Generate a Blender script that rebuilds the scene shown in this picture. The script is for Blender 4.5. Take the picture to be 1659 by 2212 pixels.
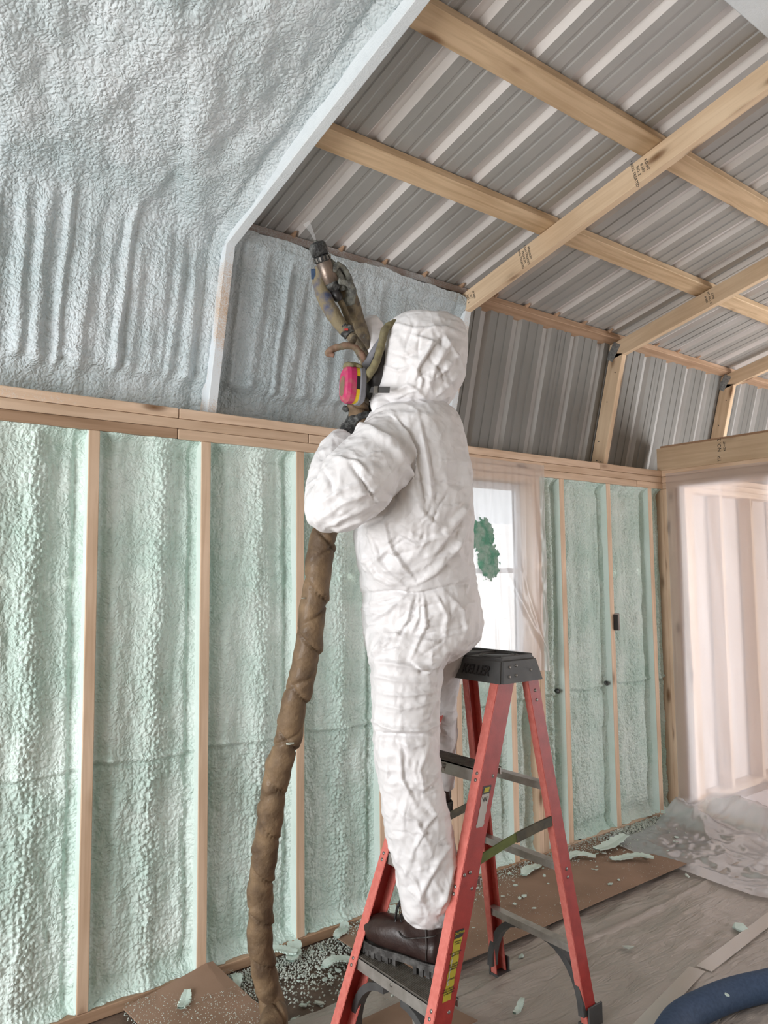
import bpy, bmesh, math, random
import numpy as np
from mathutils import Vector, Matrix, Euler
random.seed(7)
rng = np.random.default_rng(7)
for o in list(bpy.data.objects): bpy.data.objects.remove(o, do_unlink=True)
SC = bpy.context.scene
COL = SC.collection

# ------------------------------------------------------------------ camera
F = 1640.0
CAMP = Vector((0.0, -2.6201, 1.4331))
CAME = Euler((1.651948, 0.00996, -0.654547), 'XYZ')
cam = bpy.data.cameras.new('camera'); cam.sensor_fit = 'HORIZONTAL'; cam.sensor_width = 36
cam.lens = F / 1659 * 36; cam.clip_start = .02; cam.clip_end = 200
co = bpy.data.objects.new('camera', cam); co.location = CAMP; co.rotation_euler = CAME
COL.objects.link(co); SC.camera = co
CM = CAME.to_matrix()
def P(px, py, d):                      # point seen at (px,py) of the photo, d metres deep
    return CAMP + CM @ Vector(((px-829.5)*d/F, -(py-1106)*d/F, -d))
def on_z(px, py, z):
    v = CM @ Vector((px-829.5, -(py-1106), -F)); return CAMP + v*((z-CAMP.z)/v.z)
def on_y(px, py, y):
    v = CM @ Vector((px-829.5, -(py-1106), -F)); return CAMP + v*((y-CAMP.y)/v.y)
def on_x(px, py, x):
    v = CM @ Vector((px-829.5, -(py-1106), -F)); return CAMP + v*((x-CAMP.x)/v.x)
RIGHT = (CM @ Vector((1,0,0))).normalized(); VIEW = (CM @ Vector((0,0,-1))); VIEW.z = 0; VIEW.normalize()
RIGHT.z = 0; RIGHT.normalize(); UP = Vector((0,0,1))

# ------------------------------------------------------------------ light
SC.view_settings.view_transform = 'Standard'; SC.view_settings.look = 'None'
SC.view_settings.gamma = 1; SC.view_settings.use_curve_mapping = False
SC.view_settings.exposure = 0.20
w = bpy.data.worlds.new('sky'); SC.world = w; w.use_nodes = True
bg = w.node_tree.nodes['Background']; bg.inputs[0].default_value = (.93, .97, 1.0, 1); bg.inputs[1].default_value = 1.25
def area(name, loc, target, sx, sy, power, color):
    l = bpy.data.lights.new(name, 'AREA'); l.shape = 'RECTANGLE'; l.size = sx; l.size_y = sy
    l.energy = power; l.color = color
    o = bpy.data.objects.new(name, l); o.location = loc
    o.rotation_euler = (Vector(target)-Vector(loc)).to_track_quat('-Z', 'Y').to_euler()
    COL.objects.link(o); return o
# daylight from the big open door behind the photographer
area('door_daylight', (-2.2, -1.25, 1.15), (1.8, -.7, 1.5), 1.7, 1.8, 105, (.97, .985, 1))
# added lamp lighting the far room and the back of the plastic curtain
area('porch_daylight', (6.1, -4.0, 1.05), (4.8, -.9, .75), 2.0, 1.8, 200, (.96, .98, 1))
sun = bpy.data.lights.new('sun', 'SUN'); sun.energy = 4.0; sun.angle = .01; sun.color = (1, .95, .88)
so = bpy.data.objects.new('sun', sun); so.rotation_euler = Vector((-.12, .72, -.68)).to_track_quat('-Z', 'Y').to_euler()
so.location = (8, -6, 8); COL.objects.link(so)

# ------------------------------------------------------------------ materials
def new_mat(name):
    m = bpy.data.materials.new(name); m.use_nodes = True; nt = m.node_tree
    return m, nt, nt.nodes['Principled BSDF']
def N(nt, t, **k):
    n = nt.nodes.new(t)
    for a, b in k.items():
        if a.startswith('i_'):
            key = a[2:]; key = int(key) if key.isdigit() else key.replace('_', ' ')
            n.inputs[key].default_value = b
        else: setattr(n, a, b)
    return n
def L(nt, a, ao, b, bi): nt.links.new(a.outputs[ao], b.inputs[bi])
def ramp(nt, stops):
    r = nt.nodes.new('ShaderNodeValToRGB'); e = r.color_ramp.elements
    while len(e) > 1: e.remove(e[-1])
    e[0].position = stops[0][0]; e[0].color = (*stops[0][1], 1)
    for p, c in stops[1:]: x = e.new(p); x.color = (*c, 1)
    return r
def bump(nt, bs, src, out, strength, dist):
    b = N(nt, 'ShaderNodeBump', i_Strength=strength, i_Distance=dist); L(nt, src, out, b, 'Height'); L(nt, b, 0, bs, 'Normal'); return b
def simple(name, c1, c2=None, rough=.6, metal=0, scale=8, bs=0.0, bscale=60, dist=.002, coat=0, spec=.5, detail=4, lo=.35, hi=.65):
    m, nt, b = new_mat(name)
    b.inputs['Roughness'].default_value = rough; b.inputs['Metallic'].default_value = metal
    b.inputs['Coat Weight'].default_value = coat; b.inputs['Specular IOR Level'].default_value = spec
    tc = N(nt, 'ShaderNodeTexCoord'); n = N(nt, 'ShaderNodeTexNoise', i_Scale=scale, i_Detail=float(detail)); L(nt, tc, 'Object', n, 'Vector')
    r = ramp(nt, [(lo, c1), (hi, c2 or tuple(x*.85 for x in c1))]); L(nt, n, 'Fac', r, 0); L(nt, r, 0, b, 'Base Color')
    if bs:
        n2 = N(nt, 'ShaderNodeTexNoise', i_Scale=float(bscale), i_Detail=4.0); L(nt, tc, 'Object', n2, 'Vector'); bump(nt, b, n2, 'Fac', bs, dist)
    return m
def foam(name, c_hi, c_lo, sc=95, st=.8, dist=.004):
    m, nt, b = new_mat(name); b.inputs['Roughness'].default_value = .5; b.inputs['Specular IOR Level'].default_value = .35
    b.inputs['Subsurface Weight'].default_value = 0
    g = N(nt, 'ShaderNodeTexCoord')
    n = N(nt, 'ShaderNodeTexNoise', i_Scale=3.0, i_Detail=3.0); L(nt, g, 'Object', n, 'Vector')
    n3 = N(nt, 'ShaderNodeTexNoise', i_Scale=30.0, i_Detail=3.0); L(nt, g, 'Object', n3, 'Vector')
    ad = N(nt, 'ShaderNodeMath', operation='MULTIPLY_ADD'); ad.inputs[1].default_value = .35; L(nt, n3, 'Fac', ad, 0); L(nt, n, 'Fac', ad, 2)
    r = ramp(nt, [(.45, c_lo), (.85, c_hi)]); L(nt, ad, 0, r, 0); L(nt, r, 0, b, 'Base Color')
    wv = N(nt, 'ShaderNodeTexNoise', i_Scale=25.0, i_Detail=2.0); L(nt, g, 'Object', wv, 'Vector')
    mx = N(nt, 'ShaderNodeMixRGB', blend_type='LINEAR_LIGHT'); mx.inputs[0].default_value = .02; L(nt, g, 'Object', mx, 1); L(nt, wv, 'Color', mx, 2)
    v = N(nt, 'ShaderNodeTexVoronoi', feature='SMOOTH_F1', i_Scale=float(sc)); v.inputs['Smoothness'].default_value = .3; L(nt, mx, 0, v, 'Vector')
    v2 = N(nt, 'ShaderNodeTexNoise', i_Scale=float(sc*2.2), i_Detail=3.0); L(nt, mx, 0, v2, 'Vector')
    s = N(nt, 'ShaderNodeMath', operation='MULTIPLY_ADD'); s.inputs[1].default_value = .22; L(nt, v2, 'Fac', s, 0)
    inv = N(nt, 'ShaderNodeMath', operation='MULTIPLY'); inv.inputs[1].default_value = -1.3; L(nt, v, 'Distance', inv, 0); L(nt, inv, 0, s, 2)
    bump(nt, b, s, 0, st, dist)
    return m
def wood(name, c1, c2, foamc=None, cover=0.0, xr=None, knots=True, fz=1.0):
    m, nt, b = new_mat(name); b.inputs['Roughness'].default_value = .62; b.inputs['Specular IOR Level'].default_value = .3
    tc = N(nt, 'ShaderNodeTexCoord'); oi = N(nt, 'ShaderNodeObjectInfo')
    off = N(nt, 'ShaderNodeVectorMath', operation='SCALE'); off.inputs['Scale'].default_value = 37.0
    cmb = N(nt, 'ShaderNodeCombineXYZ'); L(nt, oi, 'Random', cmb, 0); L(nt, oi, 'Random', cmb, 1); L(nt, oi, 'Random', cmb, 2); L(nt, cmb, 0, off, 0)
    add = N(nt, 'ShaderNodeVectorMath', operation='ADD'); L(nt, tc, 'Object', add, 0); L(nt, off, 0, add, 1)
    mp = N(nt, 'ShaderNodeMapping'); mp.inputs['Scale'].default_value = (1.2, 22, 22); L(nt, add, 0, mp, 0)
    n = N(nt, 'ShaderNodeTexNoise', i_Scale=2.2, i_Detail=6.0, i_Distortion=.6); L(nt, mp, 0, n, 'Vector')
    mid = tuple((a+c)/2 for a, c in zip(c1, c2))
    r = ramp(nt, [(.3, c2), (.47, mid), (.6, c1)]); L(nt, n, 'Fac', r, 0)
    n2 = N(nt, 'ShaderNodeTexNoise', i_Scale=3.0, i_Detail=3.0); L(nt, add, 0, n2, 'Vector')
    r2 = ramp(nt, [(.3, (.72, .66, .6)), (.65, (1, 1, 1))]); L(nt, n2, 'Fac', r2, 0)
    mu = N(nt, 'ShaderNodeMixRGB', blend_type='MULTIPLY'); mu.inputs[0].default_value = .55; L(nt, r, 0, mu, 1); L(nt, r2, 0, mu, 2)
    # board to board tone
    ml = N(nt, 'ShaderNodeMapRange'); ml.inputs['To Min'].default_value = .88; ml.inputs['To Max'].default_value = 1.12; L(nt, oi, 'Random', ml, 0)
    mm = N(nt, 'ShaderNodeVectorMath', operation='SCALE'); L(nt, mu, 0, mm, 0); L(nt, ml, 0, mm, 'Scale')
    last = mm
    if knots:
        mk = N(nt, 'ShaderNodeMapping'); mk.inputs['Scale'].default_value = (3.0, 9, 9); L(nt, add, 0, mk, 0)
        v = N(nt, 'ShaderNodeTexVoronoi', i_Scale=1.0); L(nt, mk, 0, v, 'Vector')
        rk = ramp(nt, [(.0, (1, 1, 1)), (.09, (.7, .7, .7)), (.16, (.14, .14, .14)), (.23, (0, 0, 0))]); L(nt, v, 'Distance', rk, 0)
        kx = N(nt, 'ShaderNodeMixRGB'); L(nt, rk, 0, kx, 0); L(nt, mm, 0, kx, 1); kx.inputs[2].default_value = (.16, .075, .03, 1); last = kx
    if foamc:
        nf = N(nt, 'ShaderNodeTexNoise', i_Scale=260.0, i_Detail=2.0); L(nt, tc, 'Object', nf, 'Vector')
        nl = N(nt, 'ShaderNodeTexNoise', i_Scale=5.0, i_Detail=3.0); L(nt, tc, 'Object', nl, 'Vector')
        a1 = N(nt, 'ShaderNodeMath', operation='MULTIPLY_ADD'); a1.inputs[1].default_value = .5; L(nt, nf, 'Fac', a1, 0); L(nt, nl, 'Fac', a1, 2)
        th = N(nt, 'ShaderNodeMath', operation='ADD'); L(nt, a1, 0, th, 0)
        if xr:
            ge = N(nt, 'ShaderNodeNewGeometry'); sp = N(nt, 'ShaderNodeSeparateXYZ'); L(nt, ge, 'Position', sp, 0)
            mr = N(nt, 'ShaderNodeMapRange'); mr.inputs['From Min'].default_value = xr[0]; mr.inputs['From Max'].default_value = xr[1]
            mr.inputs['To Min'].default_value = cover; mr.inputs['To Max'].default_value = -.7; L(nt, sp, xr[2], mr, 0); L(nt, mr, 0, th, 1)
        else: th.inputs[1].default_value = cover
        rf = ramp(nt, [(.72, (0, 0, 0)), (.95, (fz, fz, fz))]); L(nt, th, 0, rf, 0)
        fx = N(nt, 'ShaderNodeMixRGB'); L(nt, rf, 0, fx, 0); L(nt, last, 0, fx, 1); fx.inputs[2].default_value = (*foamc, 1); last = fx
    L(nt, last, 0, b, 'Base Color')
    bump(nt, b, n, 'Fac', .25, .002)
    return m
MINT = (.72, .82, .77); MINT_LO = (.50, .655, .585); WHT = (.68, .735, .765); WHT_LO = (.50, .59, .61)
M = {}
M['foam_green'] = foam('mint_foam', MINT, MINT_LO, 95, .75, .005)
M['foam_white'] = foam('pale_foam', WHT, WHT_LO, 100, .9, .005)
M['foam_grey'] = foam('thin_grey_foam', (.50, .55, .575), (.36, .42, .44), 110, .8, .004)
M['foam_skin'] = foam('foam_overspray_mint', (.70, .79, .75), (.62, .72, .66), 160, .3, .002)
M['wood'] = wood('pine', (.78, .585, .43), (.64, .455, .315))
M['wood_rafter'] = wood('pine_rafter', (.84, .65, .455), (.73, .54, .36))
M['wood_purlin'] = wood('pine_purlin', (.66, .49, .32), (.50, .35, .21))
M['wood_red'] = wood('pine_reddish', (.50, .335, .225), (.37, .235, .145))
M['wood_dusty'] = wood('dusty_pine', (.36, .30, .27), (.28, .21, .18), (.50, .53, .55), .02)
M['wood_plate'] = wood('plate_overspray', (.74, .56, .42), (.60, .43, .30), (.72, .77, .80), .02, (.5, 1.7, 0))
M['wood_arch'] = wood('arch_overspray', (.64, .47, .33), (.50, .35, .23), (.74, .79, .83), .16)
M['wood_arch_full'] = foam('arch_foam_coat', (.76, .81, .84), (.68, .735, .77), 170, .35, .002)
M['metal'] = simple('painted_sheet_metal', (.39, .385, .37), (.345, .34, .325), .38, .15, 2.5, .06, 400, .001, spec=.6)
M['metal_steep'] = simple('painted_sheet_metal_steep', (.215, .212, .20), (.185, .182, .17), .5, .1, 2.5, .06, 400, .001, spec=.3)  # same sheet, darkened: the shade on the steep slope is in the colour
M['metal_steep_rib'] = simple('painted_sheet_rib_steep', (.40, .39, .375), (.35, .34, .325), .5, .05, 2.5, .06, 400, .001, spec=.3)  # steep ribs: light in the cavities painted paler, dimmed with the slope
M['metal_light'] = simple('painted_sheet_rib', (.72, .69, .67), (.64, .61, .59), .4, .05, 2.5, .06, 400, .001, spec=.5)  # light caught in the rib cavities, put into a paler colour
M['plate_steel'] = simple('galvanised_plate', (.42, .43, .43), (.25, .26, .26), .45, .7, 90, .5, 260, .001)
M['black_ink'] = simple('black_ink', (.03, .028, .025), (.05, .045, .04), .7)
M['sheathing'] = simple('sheathing', (.45, .36, .25), (.38, .3, .2), .8)
M['subfloor'] = simple('brown_subfloor', (.17, .115, .085), (.11, .075, .055), .7, 0, 14, .4, 150, .002)
M['cardboard'] = simple('cardboard', (.33, .21, .145), (.26, .165, .11), .85, 0, 5, .15, 90, .001)
M['tyvek'] = simple('white_coverall', (.78, .765, .775), (.73, .72, .73), .5, 0, 5, spec=.4)
def suit_bump():
    m = M['tyvek']; nt = m.node_tree; b = nt.nodes['Principled BSDF']; tc = N(nt, 'ShaderNodeTexCoord')
    nz = N(nt, 'ShaderNodeTexNoise', i_Scale=6.0, i_Detail=2.0); L(nt, tc, 'Object', nz, 'Vector')
    mx = N(nt, 'ShaderNodeMixRGB', blend_type='LINEAR_LIGHT'); mx.inputs[0].default_value = .05; L(nt, tc, 'Object', mx, 1); L(nt, nz, 'Color', mx, 2)
    r1 = N(nt, 'ShaderNodeTexNoise', noise_type='RIDGED_MULTIFRACTAL', i_Scale=20.0, i_Detail=3.0); L(nt, mx, 0, r1, 'Vector')
    r2 = N(nt, 'ShaderNodeTexNoise', noise_type='RIDGED_MULTIFRACTAL', i_Scale=42.0, i_Detail=2.0); L(nt, mx, 0, r2, 'Vector')
    a = N(nt, 'ShaderNodeMath', operation='MULTIPLY_ADD'); a.inputs[1].default_value = .35; L(nt, r2, 'Fac', a, 0); L(nt, r1, 'Fac', a, 2)
    vo = N(nt, 'ShaderNodeTexVoronoi', feature='DISTANCE_TO_EDGE', i_Scale=15.0); L(nt, mx, 0, vo, 'Vector')
    mn = N(nt, 'ShaderNodeMath', operation='MINIMUM'); mn.inputs[1].default_value = .30; L(nt, vo, 0, mn, 0)
    ms = N(nt, 'ShaderNodeMath', operation='MULTIPLY_ADD'); ms.inputs[1].default_value = -1.1; L(nt, mn, 0, ms, 0); L(nt, a, 0, ms, 2)
    bump(nt, b, ms, 0, .55, .009)
suit_bump()
M['red'] = simple('red_fibreglass', (.42, .042, .034), (.33, .03, .025), .42, 0, 30, .25, 300, .0008)
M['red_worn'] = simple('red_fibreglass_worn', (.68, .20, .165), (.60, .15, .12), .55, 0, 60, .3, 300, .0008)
M['grey_plastic'] = simple('grey_plastic', (.085, .085, .085), (.06, .06, .06), .55, 0, 20, .1, 200, .001)
M['alu'] = simple('aluminium', (.50, .48, .45), (.36, .34, .31), .45, .6, 25, .15, 200, .001)
M['alu_tread'] = simple('tread', (.10, .085, .07), (.16, .145, .125), .7, .2, 40, .3, 300, .001)
M['steel_dark'] = simple('rivet_steel', (.30, .29, .27), (.2, .19, .18), .4, .8)
M['leather'] = simple('dark_leather', (.022, .011, .010), (.042, .023, .019), .42, 0, 18, .4, 120, .002, coat=.1)
M['leather_dust'] = simple('dusty_sole', (.035, .032, .03), (.15, .145, .14), .7, 0, 35, .4, 160, .003, lo=.45, hi=.75)
M['hose'] = simple('brown_hose_wrap', (.22, .145, .08), (.10, .062, .034), .7, 0, 16, .8, 60, .005, coat=.1)
M['crust'] = simple('crusted_brown', (.24, .19, .115), (.10, .08, .06), .8, 0, 45, .8, 140, .004)
M['crust_grey'] = simple('crusted_grey', (.24, .245, .21), (.09, .09, .085), .85, 0, 55, .9, 150, .005)
M['crust_blue'] = simple('crusted_blue', (.22, .18, .11), (.07, .085, .15), .8, 0, 22, .7, 140, .003, lo=.5, hi=.68)
M['black_crust'] = simple('black_crust', (.02, .02, .02), (.16, .165, .16), .6, 0, 60, .9, 150, .004, lo=.45, hi=.7)
M['bronze'] = simple('bronze_barrel', (.28, .215, .175), (.17, .14, .12), .38, .6, 30, .3, 150, .002)
M['black'] = simple('black_rubber', (.018, .016, .017), (.028, .025, .025), .45)
M['dark_strap'] = simple('strap', (.06, .058, .058), (.045, .043, .043), .7)
M['pink'] = simple('magenta_plastic', (.50, .03, .13), (.42, .17, .14), .4, 0, 30, .2, 150, .001, lo=.5, hi=.75)
M['yellow'] = simple('yellow_label', (.75, .52, .02), (.68, .46, .02), .5)
M['olive'] = simple('olive_hose', (.23, .20, .10), (.14, .12, .07), .75, 0, 40, .6, 120, .003)
M['tan_hose'] = simple('tan_hose', (.33, .20, .10), (.20, .15, .08), .75, 0, 30, .6, 120, .003)
M['grey_hose'] = simple('grey_tube', (.22, .22, .24), (.17, .17, .19), .6, 0, 30, .3, 120, .001)
M['red_hose'] = simple('reddish_hose', (.27, .14, .10), (.17, .14, .09), .75, 0, 30, .6, 120, .003)
M['blue'] = simple('blue_hose', (.022, .05, .105), (.035, .07, .14), .75, 0, 90, .6, 500, .001)
M['skin'] = simple('skin', (.5, .3, .22), (.45, .26, .19), .5)
M['white_paper'] = simple('worn_label', (.55, .53, .50), (.45, .43, .40), .7)
M['caution'] = simple('caution_yellow', (.55, .48, .03), (.45, .38, .03), .6)
M['camo'] = simple('camo_tape', (.10, .085, .045), (.045, .04, .025), .6, 0, 30)
M['green_tape'] = simple('green_tape', (.12, .15, .02), (.09, .12, .02), .6, 0, 30)
M['chip'] = simple('foam_chip', (.68, .80, .74), (.60, .72, .65), .7, 0, 20, .5, 120, .003)
M['chip_white'] = simple('foam_crumb', (.62, .66, .60), (.50, .55, .49), .8, 0, 20)
M['pvc'] = simple('white_vinyl', (.80, .82, .86), (.78, .8, .84), .35)
M['film_white'] = simple('white_drop_sheet', (.70, .72, .80), (.60, .62, .72), .35)  # brightness of the far floor put into this pale colour
M['plywood'] = simple('pinkish_plywood', (.64, .55, .50), (.58, .49, .44), .8, 0, 3)
M['ground'] = simple('sandy_ground', (.35, .29, .21), (.3, .25, .18), .95, 0, 2)
M['snout'] = simple('electrical_box', (.33, .28, .25), (.2, .17, .16), .5)
def film(name, tint, transp, rough=.25, transl=.6, gloss=.12):
    m = bpy.data.materials.new(name); m.use_nodes = True; nt = m.node_tree; nt.nodes.clear()
    out = N(nt, 'ShaderNodeOutputMaterial')
    tc = N(nt, 'ShaderNodeTexCoord'); nz = N(nt, 'ShaderNodeTexNoise', i_Scale=6.0, i_Detail=5.0); L(nt, tc, 'Object', nz, 'Vector')
    b = N(nt, 'ShaderNodeBump', i_Strength=.25, i_Distance=.01); L(nt, nz, 'Fac', b, 'Height')
    t = N(nt, 'ShaderNodeBsdfTransparent', i_Color=(.97, .97, .98, 1)); tr = N(nt, 'ShaderNodeBsdfTranslucent', i_Color=(*tint, 1)); d = N(nt, 'ShaderNodeBsdfDiffuse', i_Color=(*tint, 1))
    g = N(nt, 'ShaderNodeBsdfGlossy', i_Roughness=rough); g.inputs['Color'].default_value = (1, 1, 1, 1); L(nt, b, 0, g, 'Normal')
    m1 = N(nt, 'ShaderNodeMixShader', i_0=transl); L(nt, d, 0, m1, 1); L(nt, tr, 0, m1, 2)
    m2 = N(nt, 'ShaderNodeMixShader', i_0=transp); L(nt, m1, 0, m2, 1); L(nt, t, 0, m2, 2)
    m3 = N(nt, 'ShaderNodeMixShader', i_0=gloss); L(nt, m2, 0, m3, 1); L(nt, g, 0, m3, 2); L(nt, m3, 0, out, 0)
    return m
M['film_curtain'] = film('curtain_film', (.95, .95, 1.0), .34, .3, .80, .04)
M['film_window'] = film('window_film', (.88, .88, .90), .55, .3, .7, .07)
M['film_crumple'] = film('crumpled_film', (.72, .72, .74), .46, .14, .35, .24)
M['mist'] = film('spray_mist', (.9, .9, .9), .8, .9, .5, .0)
m, nt, b = new_mat('floor_film'); M['film_floor'] = m
b.inputs['Roughness'].default_value = .42; b.inputs['Specular IOR Level'].default_value = .6; b.inputs['Coat Weight'].default_value = .25; b.inputs['Coat Roughness'].default_value = .25
tc = N(nt, 'ShaderNodeTexCoord'); n = N(nt, 'ShaderNodeTexNoise', i_Scale=2.2, i_Detail=5.0); L(nt, tc, 'Object', n, 'Vector')
r = ramp(nt, [(.3, (.34, .295, .255)), (.7, (.44, .39, .35))]); L(nt, n, 'Fac', r, 0); L(nt, r, 0, b, 'Base Color')
mp = N(nt, 'ShaderNodeMapping'); mp.inputs['Scale'].default_value = (1, 3.5, 1); mp.inputs['Rotation'].default_value = (0, 0, .5); L(nt, tc, 'Object', mp, 0)
n = N(nt, 'ShaderNodeTexNoise', i_Scale=9.0, i_Detail=4.0, i_Distortion=1.2); L(nt, mp, 0, n, 'Vector'); bump(nt, b, n, 'Fac', .7, .014)
M['tape'] = film('clear_tape', (.62, .56, .50), .35, .2, .1, .2)
m, nt, b = new_mat('window_glass'); M['glass'] = m
b.inputs['Transmission Weight'].default_value = 1; b.inputs['Roughness'].default_value = .02; b.inputs['IOR'].default_value = 1.02

# ------------------------------------------------------------------ helpers
def wm(o):
    m = Matrix.LocRotScale(o.location, o.rotation_euler, o.scale)
    return (wm(o.parent) @ o.matrix_parent_inverse @ m) if o.parent else m
def par(o, p):
    if p is not None:
        o.parent = p; o.matrix_parent_inverse = wm(p).inverted()
    return o
def tag(o, label=None, cat=None, group=None, kind=None):
    if label: o['label'] = label
    if cat: o['category'] = cat
    if group: o['group'] = group
    if kind: o['kind'] = kind
    return o
def link(name, me, mats, parent=None, loc=None):
    o = bpy.data.objects.new(name, me); COL.objects.link(o)
    for m in (mats if isinstance(mats, (list, tuple)) else [mats]): me.materials.append(M[m] if isinstance(m, str) else m)
    if loc is not None: o.location = loc
    return par(o, parent)
def empty(name, loc=(0, 0, 0)):
    o = bpy.data.objects.new(name, None); o.location = loc; o.empty_display_size = .1; COL.objects.link(o); return o
def mesh_np(name, V, Fq, smooth=True, matidx=None):
    me = bpy.data.meshes.new(name); V = np.asarray(V, dtype=np.float32); Fq = np.asarray(Fq, dtype=np.int32)
    me.vertices.add(len(V)); me.vertices.foreach_set('co', V.ravel())
    k = Fq.shape[1]; me.loops.add(Fq.size); me.loops.foreach_set('vertex_index', Fq.ravel())
    me.polygons.add(len(Fq)); me.polygons.foreach_set('loop_start', np.arange(0, Fq.size, k, dtype=np.int32))
    me.polygons.foreach_set('loop_total', np.full(len(Fq), k, dtype=np.int32))
    if smooth: me.polygons.foreach_set('use_smooth', np.ones(len(Fq), dtype=bool))
    if matidx is not None: me.polygons.foreach_set('material_index', np.asarray(matidx, dtype=np.int32))
    me.update(calc_edges=True); me.validate(); return me
def grid_faces(nu, nv, flip=False):
    i = np.arange(nu-1)[:, None]; j = np.arange(nv-1)[None, :]
    a = (i*nv+j).ravel(); b = ((i+1)*nv+j).ravel(); c = ((i+1)*nv+j+1).ravel(); d = (i*nv+j+1).ravel()
    return np.stack([a, d, c, b] if flip else [a, b, c, d], 1)
def bm_mesh(name, bm, smooth=False):
    me = bpy.data.meshes.new(name); bm.normal_update(); bm.to_mesh(me); bm.free()
    if smooth:
        for p in me.polygons: p.use_smooth = True
    return me
def box_bm(bm, sx, sy, sz, mat=Matrix(), bev=0.0):
    r = bmesh.ops.create_cube(bm, size=1, matrix=mat @ Matrix.Diagonal((sx, sy, sz, 1)))
    if bev:
        es = list({e for v in r['verts'] for e in v.link_edges})
        bmesh.ops.bevel(bm, geom=es, offset=bev, segments=1, affect='EDGES')
    return bm
def frame(p0, p1, up=(0, 0, 1)):
    x = (Vector(p1)-Vector(p0)).normalized(); z = Vector(up); z = (z-x*z.dot(x)).normalized(); y = z.cross(x)
    return Matrix((x, y, z)).transposed()
def board(name, p0, p1, w, t, up, mat, parent=None, bev=.0025, ends=None, sidemat=None):
    """a timber from p0 to p1 (centre line): w across, t along up; local X runs with the grain"""
    p0 = Vector(p0); p1 = Vector(p1); R = frame(p0, p1, up); ln = (p1-p0).length
    bm = bmesh.new(); box_bm(bm, ln, w, t, bev=bev)
    me = bm_mesh(name, bm); o = bpy.data.objects.new(name, me); COL.objects.link(o)
    o.location = (p0+p1)/2; o.rotation_euler = R.to_euler()
    me.materials.append(M[mat])
    if sidemat:
        me.materials.append(M[sidemat[1]]); ax = Vector(sidemat[0])
        for p in me.polygons:
            if abs((R @ p.normal).dot(ax)) > .8: p.material_index = 1
    return par(o, parent)
def smooth_path(pts, n):
    pts = [Vector(p) for p in pts]
    out = []
    q = [pts[0]*2-pts[1]]+pts+[pts[-1]*2-pts[-2]]
    for i in range(1, len(q)-2):
        for k in range(n):
            t = k/n; a, b, c, d = q[i-1:i+3]
            out.append(.5*((2*b)+(c-a)*t+(2*a-5*b+4*c-d)*t*t+(3*b-a-3*c+d)*t**3))
    out.append(pts[-1]); return out
def tube_arrays(pts, rad, seg=16, cap=True):
    pts = [Vector(p) for p in pts]; n = len(pts); V = []; tprev = None; nrm = None
    for i, p in enumerate(pts):
        t = (pts[min(i+1, n-1)]-pts[max(i-1, 0)]).normalized()
        if nrm is None:
            nrm = t.orthogonal().normalized()
        else:
            nrm = (nrm-t*nrm.dot(t)).normalized()
        bn = t.cross(nrm); r = rad[i] if hasattr(rad, '__len__') else rad
        ra, rb = r if hasattr(r, '__len__') else (r, r)
        for k in range(seg):
            a = 2*math.pi*k/seg; V.append(p+nrm*ra*math.cos(a)+bn*rb*math.sin(a))
    Fc = [[i*seg+k, i*seg+(k+1) % seg, (i+1)*seg+(k+1) % seg, (i+1)*seg+k] for i in range(n-1) for k in range(seg)]
    if cap:
        Fc.append(list(range(seg))[::-1]); Fc.append([(n-1)*seg+k for k in range(seg)])
    return V, Fc
def tube(name, pts, rad, mat, parent=None, seg=16, sub=6, smooth=True, fn=None, cap=True):
    pp = smooth_path(pts, sub) if sub > 1 and len(pts) > 2 else [Vector(p) for p in pts]
    if hasattr(rad, '__len__'):
        rad = list(np.interp(np.linspace(0, len(rad)-1, len(pp)), range(len(rad)), rad))
    V, Fc = tube_arrays(pp, rad, seg, cap)
    if fn: V = fn(V, pp, seg)
    me = bpy.data.meshes.new(name); me.from_pydata([tuple(v) for v in V], [], Fc)
    if smooth:
        for p in me.polygons: p.use_smooth = len(p.vertices) == 4
    return link(name, me, mat, parent)
def loft_arrays(rings, seg=28):
    """rings: (centre, half-axis vector a, half-axis vector b, power)"""
    V = []; n = len(rings)
    for c, a, b, *pw in rings:
        pw = pw[0] if pw else 2.0
        for k in range(seg):
            t = 2*math.pi*k/seg; ct, st = math.cos(t), math.sin(t)
            x = abs(ct)**(2/pw)*math.copysign(1, ct); y = abs(st)**(2/pw)*math.copysign(1, st)
            V.append(Vector(c)+Vector(a)*x+Vector(b)*y)
    Fc = [[i*seg+k, i*seg+(k+1) % seg, (i+1)*seg+(k+1) % seg, (i+1)*seg+k] for i in range(n-1) for k in range(seg)]
    Fc.append(list(range(seg))[::-1]); Fc.append([(n-1)*seg+k for k in range(seg)])
    return V, Fc
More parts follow.
